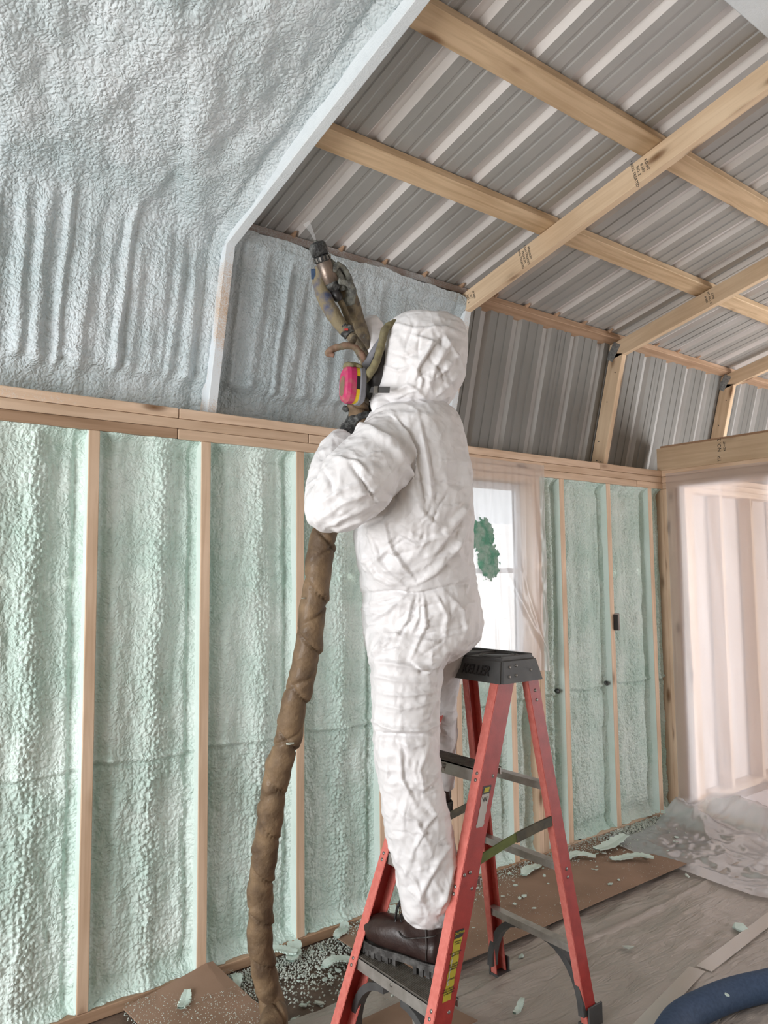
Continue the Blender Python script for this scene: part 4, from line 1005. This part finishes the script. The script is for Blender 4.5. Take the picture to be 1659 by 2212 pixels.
# --- coverall: torso, sleeves and legs in one surface
parts = []
parts.append(loft_arrays([ring(868, 850, 950, 2.28, .07), ring(884, 822, 965, 2.28, .11), ring(900, 800, 980, 2.29, .165), ring(925, 788, 992, 2.29, .20), ring(965, 782, 1002, 2.29, .215),
    ring(1010, 778, 1012, 2.29, .215), ring(1060, 774, 1018, 2.30, .21), ring(1120, 770, 1021, 2.30, .20), ring(1170, 768, 1019, 2.31, .19), ring(1215, 773, 1018, 2.31, .18),
    ring(1255, 780, 1025, 2.32, .17), ring(1285, 785, 1031, 2.33, .172), ring(1320, 784, 1039, 2.34, .185), ring(1350, 785, 1042, 2.35, .19), ring(1375, 788, 1036, 2.35, .19),
    ring(1395, 794, 1022, 2.35, .18), ring(1410, 800, 1000, 2.35, .16), ring(1428, 812, 965, 2.35, .12)], 40))
parts.append(loft_arrays([ring(1330, 800, 1020, 2.29, .10), ring(1375, 792, 1012, 2.27, .12), ring(1405, 798, 985, 2.25, .12), ring(1440, 803, 956, 2.24, .112), ring(1480, 805, 951, 2.235, .105),
    ring(1530, 808, 945, 2.23, .10), ring(1566, 811, 942, 2.225, .096), ring(1576, 811, 942, 2.225, .096), ring(1620, 812, 944, 2.22, .094), ring(1660, 816, 946, 2.22, .092),
    ring(1700, 822, 951, 2.215, .09), ring(1750, 830, 965, 2.21, .09), ring(1800, 839, 976, 2.21, .09), ring(1850, 849, 984, 2.205, .088), ring(1900, 858, 988, 2.205, .088),
    ring(1940, 865, 987, 2.20, .085), ring(1968, 873, 982, 2.20, .075), ring(1985, 882, 972, 2.20, .06), ring(1992, 895, 960, 2.20, .045)], 32))
parts.append(loft_arrays([ring(1350, 840, 1010, 2.42, .12), ring(1400, 860, 1000, 2.46, .11), ring(1450, 888, 992, 2.53, .10), ring(1500, 912, 984, 2.60, .09), ring(1560, 922, 982, 2.66, .085),
    ring(1620, 928, 983, 2.70, .080), ring(1670, 934, 982, 2.72, .075), ring(1700, 940, 980, 2.72, .06)], 28))
# near sleeve: shoulder, elbow low and forward, forearm folded up
parts.append(limb([(880, 945, 2.22, 52), (845, 965, 2.15, 72, .9), (800, 1010, 2.08, 80, .9), (762, 1050, 2.04, 78, .9), (735, 1082, 2.03, 68, .9), (718, 1096, 2.05, 55)]))
parts.append(limb([(728, 1092, 2.06, 57), (712, 1072, 2.09, 49), (708, 1035, 2.13, 42), (715, 995, 2.17, 38), (728, 965, 2.20, 32), (742, 946, 2.23, 22)]))
parts.append(ball(716, 1092, 2.05, 54, 1, 1, 1))
parts.append(ball(840, 950, 2.16, 62, 1.05, .9, .95))
# far sleeve going up beside the head
parts.append(limb([(870, 940, 2.44, 60), (845, 880, 2.50, 50), (832, 820, 2.53, 42), (812, 760, 2.53, 36), (800, 715, 2.52, 27), (790, 692, 2.51, 20)]))
folds = [(.016, 13, [(745, 925), (790, 925), (850, 960), (890, 1030), (905, 1090)]), (.013, 9, [(850, 893), (885, 960), (905, 1040), (915, 1110)]), (.010, 7, [(905, 900), (925, 1000), (935, 1090)]),
    (-.018, 9, [(765, 1140), (820, 1118), (850, 1080), (862, 1040)]), (.010, 7, [(690, 1120), (740, 1085), (800, 1060)]), (.009, 7, [(680, 1095), (730, 1062), (780, 1040)]), (.008, 6, [(705, 1135), (760, 1105), (810, 1085)]),
    (.008, 6, [(725, 1142), (780, 1118), (822, 1095)]), (-.012, 6, [(700, 1010), (715, 1040), (722, 1065)]), (.008, 6, [(720, 990), (770, 1000), (800, 1030)]), (-.010, 5, [(757, 1000), (790, 1050), (812, 1085)]),
    (.014, 10, [(985, 925), (1005, 1020), (1008, 1090), (960, 1160), (925, 1215)]), (.012, 10, [(1015, 1120), (985, 1180), (940, 1235), (900, 1262)]), (.010, 8, [(905, 1095), (935, 1128), (960, 1135)]),
    (.012, 8, [(830, 1120), (850, 1190), (895, 1250)]), (.009, 7, [(800, 1140), (825, 1215), (880, 1270)]), (.009, 7, [(780, 1180), (815, 1240), (880, 1278)]), (.010, 8, [(850, 1150), (900, 1175), (960, 1150)]),
    (-.012, 6, [(786, 1280), (850, 1276), (900, 1282), (960, 1268), (1028, 1255)]), (.010, 6, [(880, 1282), (840, 1320), (800, 1345)]), (.009, 6, [(895, 1286), (880, 1340), (850, 1390)]), (.010, 7, [(915, 1284), (920, 1350), (890, 1420)]),
    (.008, 6, [(940, 1280), (965, 1330), (960, 1385)]), (.007, 6, [(870, 1284), (820, 1300), (790, 1305)]), (.008, 6, [(905, 1282), (905, 1330), (890, 1370)]), (.007, 6, [(960, 1275), (1000, 1320), (1005, 1370)]),
    (.014, 8, [(800, 1425), (850, 1432), (900, 1442), (950, 1418)]), (.012, 7, [(960, 1418), (925, 1452), (885, 1432)]), (-.010, 5, [(880, 1425), (910, 1450), (940, 1440)]), (.009, 7, [(805, 1455), (860, 1468), (940, 1470)]),
    (.009, 6, [(806, 1490), (870, 1500), (945, 1490)]), (.007, 6, [(808, 1515), (870, 1528), (940, 1512)]), (.016, 6, [(806, 1552), (850, 1572), (915, 1574), (942, 1560)]), (-.014, 6, [(812, 1580), (860, 1586), (925, 1586)]),
    (.009, 7, [(860, 1600), (890, 1610), (925, 1598)]), (.009, 7, [(865, 1605), (870, 1680), (900, 1740)]), (.008, 6, [(925, 1600), (905, 1660), (915, 1720)]), (.008, 6, [(870, 1690), (910, 1700), (935, 1680)]),
    (.009, 7, [(850, 1740), (900, 1770), (930, 1830)]), (.008, 6, [(950, 1740), (915, 1790), (890, 1850)]), (.009, 7, [(975, 1820), (930, 1890), (905, 1950)]), (.008, 6, [(865, 1860), (900, 1900), (925, 1970)]), (.008, 6, [(984, 1860), (965, 1920), (950, 1970)])]
rr_ = random.Random(5)
for k in range(95):                       # short random creases on trunk and leg
    x = rr_.uniform(800, 1000); y = rr_.choice([rr_.uniform(950, 1260), rr_.uniform(1300, 1420), rr_.uniform(1600, 1960)])
    if y > 1500: x = rr_.uniform(830, 960)
    a = rr_.uniform(-1.3, .6) if y < 1500 else rr_.uniform(0, 3.14); l_ = rr_.uniform(18, 42)
    folds.append((rr_.choice([1, 1, -1])*rr_.uniform(.003, .0065), rr_.uniform(4, 7), [(x-l_*math.cos(a), y-l_*math.sin(a)), (x+rr_.uniform(-8, 8), y+rr_.uniform(-8, 8)), (x+l_*math.cos(a), y+l_*math.sin(a))]))
cov = link('coverall', fuse('coverall', parts, .0050, 6, crumple(folds, 1.0)), 'tyvek', person)
tag(cov, 'crumpled white disposable coverall')
# --- hood
hp = [loft_arrays([ring(686, 872, 960, 2.27, .03), ring(691, 858, 985, 2.27, .06), ring(701, 843, 1000, 2.27, .095), ring(718, 830, 1006, 2.27, .12), ring(742, 822, 1009, 2.27, .135), ring(775, 816, 1008, 2.27, .14),
    ring(808, 813, 1003, 2.27, .138), ring(835, 809, 992, 2.27, .132), ring(852, 805, 980, 2.27, .125), ring(866, 806, 972, 2.27, .12), ring(876, 815, 958, 2.27, .11), ring(884, 830, 940, 2.27, .08)], 36),
    limb([(838, 852, 2.23, 34), (822, 868, 2.21, 22), (818, 885, 2.21, 15), (826, 896, 2.22, 10)])]
hf_ = [(.010, 7, [(880, 720), (935, 740), (900, 800)]), (.009, 6, [(935, 745), (905, 790), (895, 830)]), (.010, 6, [(960, 725), (985, 770), (998, 800)]), (.010, 7, [(975, 735), (940, 790), (920, 850)]),
       (.009, 6, [(990, 760), (960, 800), (930, 820)]), (.008, 6, [(1000, 790), (965, 830), (935, 860)]), (.012, 7, [(815, 868), (860, 866), (920, 868), (972, 850)]), (.009, 6, [(850, 845), (880, 830), (910, 845)]),
       (.008, 6, [(870, 850), (900, 842), (925, 862)]), (-.008, 5, [(925, 770), (950, 800), (960, 840)]), (.007, 6, [(850, 700), (900, 712), (960, 708), (1000, 720)]), (.008, 5, [(830, 790), (860, 800), (890, 790)]),
       (-.007, 5, [(845, 760), (880, 770), (915, 760)]), (.008, 6, [(895, 790), (912, 820), (905, 850)]), (-.009, 5, [(805, 853), (830, 846), (862, 850)])]
for k in range(14):
    x = rr_.uniform(850, 985); y = rr_.uniform(720, 860); a = rr_.uniform(0, 3.14); l_ = rr_.uniform(14, 30)
    hf_.append((rr_.choice([1, -1])*rr_.uniform(.003, .006), rr_.uniform(3.5, 5.5), [(x-l_*math.cos(a), y-l_*math.sin(a)), (x+rr_.uniform(-6, 6), y+rr_.uniform(-6, 6)), (x+l_*math.cos(a), y+l_*math.sin(a))]))
hood = link('hood', fuse('hood', hp, .0045, 5, crumple(hf_, .9, lambda px, py: np.clip((px-812)/60, .25, 1))), 'tyvek', person)
# --- head inside the hood, with a full face mask
def headmesh():
    c = P(880, 788, 2.27); fw = -RIGHT; bm_parts = []
    rings = []
    for k in range(1, 16):
        t = math.pi*k/16; z = -math.cos(t)*.125; r_ = math.sin(t)**.8
        rings.append((c+UP*z-RIGHT*(.012 if z < 0 else 0), RIGHT*(.098*r_*(1 if z > -.03 else .86)), VIEW*(.076*r_)))
    bm_parts.append(loft_arrays(rings, 28))
    nose = c+fw*.098; bm_parts.append(tube_arrays([nose+UP*.035, nose+fw*.012+UP*.005, nose+fw*.022-UP*.012, nose+fw*.004-UP*.022], [.010, .012, .014, .009], 12))
    bm_parts.append(tube_arrays([nose-UP*.045-VIEW*.022-fw*.006, nose-UP*.045+fw*.004, nose-UP*.045+VIEW*.022-fw*.006], [.006, .009, .006], 10))
    for s in (-1, 1):
        e = c+VIEW*(.075*s); bm_parts.append(tube_arrays([e+UP*.025, e+VIEW*.012*s+UP*.02-fw*.014, e+VIEW*.012*s-UP*.012-fw*.012, e-UP*.03], [.008, .009, .009, .007], 10))
    bm_parts.append(tube_arrays([c-UP*.07, c-UP*.17], [.055, .06], 16))
    return fuse('head', bm_parts, .006, 2), c
hm, hc = headmesh(); head = link('head', hm, 'skin', person)
for s in (-1, 1):
    bm = bmesh.new(); bmesh.ops.create_uvsphere(bm, u_segments=12, v_segments=8, radius=.012); e = link('eye', bm_mesh('eye', bm, True), 'white_paper'); e.location = hc-RIGHT*.083+VIEW*(.032*s)+UP*.012; par(e, head)
# respirator
resp = empty('respirator', P(785, 825, 2.24)); tag(resp, 'black full-face respirator with magenta and yellow filter cartridges'); par(resp, person)
mk = [loft_arrays([ring(722, 822, 850, 2.26, .04), ring(745, 812, 852, 2.26, .06), ring(772, 803, 852, 2.26, .078), ring(800, 792, 846, 2.26, .085), ring(825, 786, 844, 2.26, .082), ring(845, 788, 838, 2.26, .07), ring(862, 794, 828, 2.26, .045)], 24)]
o = link('face_piece', fuse('face_piece', mk, .005, 2), 'black', resp)
strap('head_strap', [P(800, 842, 2.165), P(815, 842, 2.135), P(842, 842, 2.122)], .018, .003, 'dark_strap', resp, side=tuple(-VIEW))
bm = bmesh.new(); box_bm(bm, .013, .006, .022, Matrix.Translation(P(812, 842, 2.132)) @ frame((0, 0, 0), RIGHT, UP).to_4x4(), bev=.002); par(link('strap_buckle', bm_mesh('strap_buckle', bm), 'steel_dark'), resp)
def cartridge(px, py, d, side, nm):
    c = P(px, py, d); ax = (-RIGHT*.92-VIEW*.38*side+UP*.05).normalized(); u = ax.cross(UP).normalized(); v = u.cross(ax).normalized()
    prof = lambda s, o, dv=0: (c+ax*o+v*dv, u*(.036*s), v*(.052*s), 3.0)
    V, Fc = loft_arrays([prof(.98, -.012), prof(1.06, -.008), prof(1.06, .004), prof(.98, .008)], 28)
    me = bpy.data.meshes.new(nm); me.from_pydata([tuple(x) for x in V], [], Fc); b0 = link(nm, me, 'grey_hose', resp)
    V, Fc = loft_arrays([prof(1.0, .004), prof(1.01, .020)], 28); me = bpy.data.meshes.new('colour_band'); me.from_pydata([tuple(x) for x in V], [], Fc)
    k = link('colour_band', me, ['yellow', 'black'], b0)
    for p in me.polygons:
        if len(p.vertices) == 4 and -.012 < (p.center-c).dot(v) < .012: p.material_index = 1
    V, Fc = loft_arrays([prof(1.03, .018), prof(1.03, .034), prof(.92, .044), prof(.78, .048)], 28); me = bpy.data.meshes.new('pink_cover'); me.from_pydata([tuple(x) for x in V], [], Fc)
    link('pink_cover', me, 'pink', b0)
    V, Fc = loft_arrays([(c+ax*.047-v*.006, u*.018, v*.030, 2.6), (c+ax*.050-v*.006, u*.017, v*.028, 2.6)], 20); me = bpy.data.meshes.new('dust_patch'); me.from_pydata([tuple(x) for x in V], [], Fc)
    link('filter_disc', me, 'red_hose', b0)
    cr = [tube_arrays([c+ax*(.004+.010*k)+v*.050+u*(-.030+.0*k), c+ax*(.006+.010*k)+v*.058, c+ax*(.004+.010*k)+v*.050+u*.030], [.006, .010, .006], 10) for k in range(4)]
    def lump(V, Nn): return V+Nn*(.003*vn3(V[:, 0]*90, V[:, 1]*90, V[:, 2]*90, 4))[:, None]
    link('foam_crust', fuse('foam_crust', cr, .003, 1, lump), 'olive', b0)
cartridge(774, 834, 2.19, 1, 'filter_cartridge'); cartridge(778, 836, 2.40, -1, 'filter_cartridge')
# --- boots
def boot(heel, fdir, z0, px_side=True, name='boot', top=.215):
    f = Vector(fdir).normalized(); s = Vector((f.y, -f.x, 0)); u = UP; b0 = Vector(heel)
    Q = lambda x, y, z: b0+f*x+s*y+u*z
    body = []
    def cs(x, w_, zc, hz, pw=2.4): return (Q(x, 0, zc), s*w_, u*hz, pw)
    body.append(loft_arrays([cs(.012, .020, .062, .028), cs(.025, .034, .064, .036), cs(.07, .040, .067, .042), cs(.12, .041, .068, .044), cs(.17, .048, .073, .048), cs(.215, .053, .070, .045), cs(.25, .051, .068, .042), cs(.28, .043, .063, .035), cs(.300, .028, .056, .022)], 28))
    def rg(z, x0, x1, w_): return (Q((x0+x1)/2, 0, z), f*((x1-x0)/2), s*w_, 2.5)
    body.append(loft_arrays([rg(.04, .018, .16, .036), rg(.08, .014, .165, .038), rg(.115, .014, .150, .039), rg(.15, .016, .138, .040), rg(.185, .012, .136, .043), rg(top, .008, .138, .044)], 28))
    bt = link(name, fuse(name, body, .005, 6, lambda V, Nn: V+Nn*(.0012*vn3(V[:, 0]*30, V[:, 1]*30, V[:, 2]*60, 7))[:, None]), 'leather', person)
    out = [(.004, .024), (.0, 0)]
    def outline(g=0):
        pts = []
        for x, w_ in ((.006, .018), (.02, .034), (.07, .041), (.12, .042), (.17, .049), (.215, .055), (.25, .053), (.28, .044), (.300, .028), (.308, .010)): pts.append((x, w_+g))
        return [(x, w_) for x, w_ in pts]+[(x, -w_) for x, w_ in pts[::-1]]
    bm = bmesh.new()
    def prism(ol, za, zb):
        lo = [bm.verts.new(Q(x, y, za)) for x, y in ol]; hi = [bm.verts.new(Q(x, y, zb)) for x, y in ol]; n_ = len(ol)
        for k in range(n_): bm.faces.new([lo[k], lo[(k+1) % n_], hi[(k+1) % n_], hi[k]])
        bm.faces.new(lo[::-1]); bm.faces.new(hi)
    prism(outline(.004), .020, .036); prism([(x, y) for x, y in outline(.0) if x < .10], .002, .020); prism([(x, y) for x, y in outline(.0) if x > .135], .006, .021)
    for sg in (-1, 1):
        for x, w_ in ((.012, .030), (.032, .038), (.054, .041), (.076, .042), (.15, .047), (.175, .051), (.20, .054), (.225, .055), (.25, .052), (.273, .045), (.293, .034)):
            zb = 0 if x < .1 else .003
            prism([(x, sg*(w_-.012)), (x+.013, sg*(w_-.012)), (x+.013, sg*(w_+.003)), (x, sg*(w_+.003))][::sg], zb, .022)
    bmesh.ops.recalc_face_normals(bm, faces=bm.faces); par(link('lug_sole', bm_mesh('lug_sole', bm), 'leather_dust'), bt)
    pts = [Q(x, 0+sg*0, .036) for x in ()]
    w1 = [Q(x, y, .037) for x, y in outline(.001)]; w1.append(w1[0]); tube('welt', w1, .0035, 'leather_dust', bt, 6, 2)
    cl = [Q(.075+.068*math.cos(t), .046*math.sin(t), top-.012+.004*math.cos(t)) for t in np.linspace(0, 2*math.pi, 25)]
    tube('padded_collar', cl, .013, 'black', bt, 10, 1)
    for sg in (-1, 1):
        tube('seam', [Q(.145, sg*.041, .10), Q(.12, sg*.046, .090), Q(.08, sg*.043, .100), Q(.04, sg*.038, .112), Q(.018, sg*.026, .118)], .0018, 'leather_dust', bt, 6, 4)
        tube('seam', [Q(.045, sg*.040, .045), Q(.043, sg*.040, .10), Q(.045, sg*.042, .16)], .0016, 'leather_dust', bt, 6, 4)
        rv = link('ankle_rivet', (lambda b: (bmesh.ops.create_uvsphere(b, u_segments=10, v_segments=6, radius=.008), bm_mesh('ankle_rivet', b, True))[1])(bmesh.new()), 'steel_dark'); rv.location = Q(.10, sg*.041, .158); rv.scale = (1, .6, 1); par(rv, bt)
    for k in range(6):
        z = .085+.020*k; x = .178-.0075*k*1.25
        tube('lace', [Q(x-.012, -.024, z-.004), Q(x+.002, -.008, z+.006), Q(x+.002, .008, z+.006), Q(x-.012, .024, z-.004)], .0028, 'black', bt, 6, 4)
    tube('lace', [Q(.150, -.012, .19), Q(.165, -.020, .16), Q(.172, -.024, .12)], .0025, 'black', bt, 6, 4)
    tube('lace', [Q(.150, .0, .19), Q(.170, -.010, .15), Q(.168, -.028, .105)], .0025, 'black', bt, 6, 4)
    return bt
hb = on_z(968, 2128, .2755)
boot(hb+VIEW*.042+Vector((0, 0, 0)), (-.22, .975, 0), .27, name='boot')
fb_ = P(962, 1762, 2.64); boot(fb_, (.35, .94, 0), 0, name='boot', top=.19)
# --- gloved hand on the gun
def hand(wrist, fwd, palm, thumb_side, curl=1.0, scale=1.0, grip=.022):
    """palm plus four unequal bent fingers and a thumb; fwd: wrist->knuckles, palm: palm normal, thumb_side: towards thumb"""
    f = Vector(fwd).normalized(); n = Vector(palm); n = (n-f*n.dot(f)).normalized(); t = f.cross(n).normalized()
    if t.dot(Vector(thumb_side)) < 0: t = -t
    W0 = Vector(wrist); s = scale; ps = []
    ps.append(loft_arrays([(W0+f*0*s, t*.027*s, n*.018*s, 2.3), (W0+f*.03*s, t*.034*s, n*.017*s, 2.4), (W0+f*.06*s, t*.041*s, n*.016*s, 2.5), (W0+f*.088*s, t*.042*s, n*.013*s, 2.5), (W0+f*.098*s, t*.036*s, n*.009*s, 2.3)], 20))
    for k, (off, ln, r0) in enumerate(((.030, .072, .0098), (.011, .080, .010), (-.009, .075, .0096), (-.028, .060, .0088))):
        p = W0+f*.088*s+t*off*s; d = f.copy(); pts = [p-f*.012*s, p]; ang = 0
        for seg, c in ((.48, .75), (.30, 1.0), (.24, .7)):
            for h in range(3):
                ang += c*curl/3; dd = f*math.cos(ang)+n*math.sin(ang); pts.append(pts[-1]+dd*(ln*seg/3*s*1.15))
        ps.append(tube_arrays(pts, [r0*s*(1-.22*i/len(pts)) for i in range(len(pts))], 10))
    b_ = W0+f*.028*s+t*.030*s; pts = [b_-t*.012*s, b_, b_+(t*.6+f*.6+n*.35)*.026*s, b_+(t*.62+f*1.15+n*.95)*.032*s, b_+(t*.30+f*1.45+n*1.6)*.034*s]
    ps.append(tube_arrays(smooth_path(pts, 3), [.013*s]*4+[.0115*s]*5+[.0095*s]*4, 10))
    return ps
gA = P(706, 585, 2.33); gB = P(690, 548, 2.33)          # along the gun towards its tip
gdir = (P(686, 530, 2.30)-P(716, 612, 2.34)).normalized()
wr_ = P(752, 662, 2.40)
hp_ = hand(wr_, P(737, 598, 2.38)-wr_, -RIGHT*.7-VIEW*.7, -VIEW+UP*.2, 1.15, 1.0)
hp_.append(tube_arrays(smooth_path([P(738, 600, 2.39), P(752, 650, 2.41), P(768, 700, 2.46), P(786, 750, 2.50)], 4), list(np.linspace(.026, .032, 13)), 16))
sl_ = [tube_arrays(smooth_path([P(744, 622, 2.395), P(756, 655, 2.41), P(769, 700, 2.46), P(786, 752, 2.50)], 4), list(np.linspace(.029, .034, 13)), 18)]
def crusty(a=.003, f=60):
    return lambda V, Nn: V+Nn*(a*(vn3(V[:, 0]*f, V[:, 1]*f, V[:, 2]*f, 14)+.5*vn3(V[:, 0]*f*2.3, V[:, 1]*f*2.3, V[:, 2]*f*2.3, 15)))[:, None]
gl = link('glove', fuse('glove', hp_, .0038, 2, crusty(.0030, 70)), 'crust_grey', person); tag(gl, 'foam-crusted gauntlet gripping the spray gun')
link('sleeve_guard', fuse('sleeve_guard', sl_, .0040, 2, crusty(.0016, 60)), 'crust', person)
gw = P(752, 928, 2.27); hp2 = hand(gw, P(768, 890, 2.30)-gw, RIGHT*.8+VIEW*.5, -VIEW, 1.5, .9)
hp2.append(tube_arrays([gw-(P(768, 890, 2.30)-gw).normalized()*.05, gw+(P(768, 890, 2.30)-gw).normalized()*.01], [.024, .026], 14))
link('glove', fuse('glove', hp2, .0038, 2, crusty(.0018, 60)), 'black_crust', person)
# ------------------------------------------------------------------ spray gun
gun = empty('spray_gun', P(712, 620, 2.34)); tag(gun, 'foam spray gun with black crusted tip and bronze barrel held up in a gauntlet', 'spray gun')
def cyl(name, pts, rad, mat, parent, seg=24, fn=None): return tube(name, pts, rad, mat, parent, seg, 1, True, fn)
def rough_fn(a, f=90):
    def fn(V, pp, seg):
        A = np.array([tuple(v) for v in V]); c = A.mean(0)
        d = vn3(A[:, 0]*f, A[:, 1]*f, A[:, 2]*f, 9)[:, None]*a; n = len(pp); cc = np.repeat(np.array([tuple(p) for p in pp]), seg, 0); o = A-cc; o /= np.maximum(np.linalg.norm(o, axis=1)[:, None], 1e-6)
        return [Vector(v) for v in A+o*d]
    return fn
def gp(t, off=0, side=0): # along the gun axis in metres from the rear, sideways offset
    return P(716, 614, 2.34)+gdir*t+RIGHT*off+VIEW*side
cyl('barrel', [gp(.0), gp(.004), gp(.070), gp(.072)], [.022, .0245, .0235, .021], 'bronze', gun, 28)
cyl('rear_cap', [gp(-.022), gp(-.018), gp(-.006), gp(.004), gp(.006)], [.016, .021, .0255, .0255, .022], 'black_crust', gun, 24, rough_fn(.003))
cyl('rear_plug', [gp(-.052, .006), gp(-.045, .005), gp(-.02)], [.010, .016, .016], 'black', gun, 18, rough_fn(.003))
cyl('collar_ring', [gp(.070), gp(.073), gp(.086), gp(.089)], [.0235, .0262, .0262, .0235], 'black_crust', gun, 28, rough_fn(.0015))
for k in range(14):
    a = 2*math.pi*k/14; e1 = gdir.orthogonal().normalized(); e2 = gdir.cross(e1); c = gp(.0795)+(e1*math.cos(a)+e2*math.sin(a))*.0262
    bm = bmesh.new(); box_bm(bm, .005, .004, .012, Matrix.Translation(c) @ frame((0, 0, 0), (e1*-math.sin(a)+e2*math.cos(a)), gdir).to_4x4()); par(link('grip_tooth', bm_mesh('grip_tooth', bm), 'steel_dark'), gun)
cyl('tip_cap', [gp(.089), gp(.092), gp(.120), gp(.128), gp(.131)], [.022, .0265, .0262, .020, .008], 'black_crust', gun, 28, rough_fn(.003, 110))
cyl('nozzle', [gp(.126), gp(.136)], [.006, .005], 'crust_grey', gun, 12)
cyl('side_block', [gp(-.012, .030, .02), gp(.03, .030, .02), gp(.062, .028, .018), gp(.082, .024, .012)], [.018, .017, .011, .007], 'crust_grey', gun, 14, rough_fn(.004, 80))
# the two supply whips bound together
tube('material_whip', [gp(.060, -.022, .006), gp(.030, -.024, .004), P(690, 608, 2.34), P(704, 650, 2.34), P(727, 690, 2.34), P(747, 716, 2.34)], [.011, .018, .021, .024, .022, .019], 'crust_blue', gun, 20, 8, fn=rough_fn(.002, 60))
tube('thin_whip', [gp(-.03, .004, .01), P(740, 660, 2.37), P(756, 705, 2.38), P(766, 735, 2.38)], [.009, .010, .010, .009], 'crust', gun, 12, 8, fn=rough_fn(.0015, 80))
tube('torn_tape_cuff', [P(741, 706, 2.34), P(748, 714, 2.34), P(756, 723, 2.34)], [.019, .021, .017], 'black_crust', gun, 18, 4, fn=rough_fn(.006, 120))
bm = bmesh.new(); box_bm(bm, .012, .006, .006, Matrix.Translation(P(748, 712, 2.318)) @ frame((0, 0, 0), RIGHT, UP).to_4x4(), bev=.001); par(link('red_tape', bm_mesh('red_tape', bm), 'red'), gun)
bm = bmesh.new(); box_bm(bm, .014, .006, .030, Matrix.Translation(P(677, 592, 2.325)) @ frame((0, 0, 0), RIGHT, gdir).to_4x4(), bev=.001)
par(link('blue_tape', bm_mesh('blue_tape', bm), 'blue'), gun)
# faint jet leaving the tip
jp = gp(.134); V, Fc = tube_arrays([jp, jp+gdir*.03-RIGHT*.002, jp+gdir*.055-RIGHT*.008], [.003, .006, .012], 12); me = bpy.data.meshes.new('spray_jet'); me.from_pydata([tuple(v) for v in V], [], Fc[:-2])
link('spray_jet', me, 'mist', gun)

# ------------------------------------------------------------------ hoses
def wrapfn(V, pp, seg):
    out = []; n = len(pp); s = 0
    for i in range(n):
        if i: s += (pp[i]-pp[i-1]).length
        for k in range(seg):
            a = 2*math.pi*k/seg; ph = s/.15*2*math.pi; q = ((a+ph*1.0) % (2*math.pi))/(2*math.pi); q2 = ((-a+ph*.83+1.3) % (2*math.pi))/(2*math.pi)
            r_ = 1+.13*q-.06-.24*math.exp(-(min(q, 1-q)/.035)**2)-.20*math.exp(-(min(q2, 1-q2)/.03)**2)*(.5+.5*math.sin(s*31))+.035*math.sin(s*47+a*2)+.03*math.sin(s*90-a)
            out.append(pp[i]+(V[i*seg+k]-pp[i])*r_)
    return out
hpts = [(768, 868, 2.27), (775, 905, 2.29), (752, 1010, 2.30), (722, 1090, 2.28), (700, 1150, 2.22), (689, 1226, 2.20), (673, 1341, 2.20), (661, 1427, 2.21), (635, 1527, 2.23), (620, 1603, 2.25), (597, 1678, 2.27), (578, 1804, 2.30), (564, 1905, 2.33), (563, 1980, 2.35), (564, 2056, 2.37), (584, 2156, 2.40), (597, 2212, 2.41)]
hp3 = [P(*q) for q in hpts]; last = hp3[-1]
vv = -VIEW
hp3 += [Vector((last.x, last.y, max(last.z-.05, .07)))+vv*.05]+[Vector((last.x, last.y, .050))+vv*k-RIGHT*(.02*k) for k in (.14, .35, .7, 1.1)]
hz = tube('supply_hose', hp3, [.030, .032, .036, .036]+[.039]*18, 'hose', None, 64, 22, fn=wrapfn)
tag(hz, 'thick brown spiral-wrapped supply hose hanging from the worker down to the floor', 'hose')
tube('hose_shank', [P(778, 872, 2.27), P(784, 820, 2.29), P(792, 785, 2.31), P(776, 752, 2.335), P(757, 724, 2.34)], [.026, .020, .019, .018, .015], 'crust', hz, 20, 8, fn=rough_fn(.002, 60))
tube('knob', [P(742, 880, 2.26), P(748, 884, 2.265), P(754, 884, 2.27)], [.008, .010, .006], 'black_crust', hz, 10, 1)
for z_, a in ((1295, 0),): 
    o = link('foam_dab', chip_mesh(3), 'chip_white'); o.location = P(655, 1292, 2.165); o.scale = (.006,)*3; par(o, hz)
o = link('foam_dab', chip_mesh(5), 'chip_white'); o.location = P(627, 1606, 2.205); o.scale = (.009,)*3; par(o, hz)
ah = tube('air_hose', [P(905, 690, 2.33), P(880, 692, 2.24), P(850, 699, 2.19), P(832, 712, 2.17), P(824, 745, 2.165), P(815, 775, 2.16), P(803, 800, 2.165), P(796, 812, 2.18), P(792, 822, 2.21)], [.010, .010, .0105, .0115, .0115, .011, .013, .011, .009], 'olive', None, 16, 8, fn=rough_fn(.0022, 70))
tag(ah, 'olive crusted air hose looping over the hood to the mask', 'hose')
gh = tube('breathing_tube', [P(835, 722, 2.235), P(818, 752, 2.22), P(798, 785, 2.215), P(783, 806, 2.21)], [.012, .017, .018, .014], 'grey_hose', None, 18, 8)
tag(gh, 'smooth grey tube running diagonally in front of the mask', 'hose')
hk = tube('small_hose', [P(790, 790, 2.22), P(783, 768, 2.21), P(768, 752, 2.205), P(750, 747, 2.20), P(730, 750, 2.20), P(714, 757, 2.20), P(708, 764, 2.20), P(722, 768, 2.20)], [.009, .0095, .0095, .010, .0105, .010, .008, .006], 'red_hose', None, 14, 8, fn=rough_fn(.002, 90))
tag(hk, 'short reddish hose bent into a hook below the gun', 'hose')
tube('branch', [P(752, 747, 2.205), P(762, 738, 2.23), P(767, 726, 2.26)], [.009, .009, .008], 'crust', hk, 12, 4)
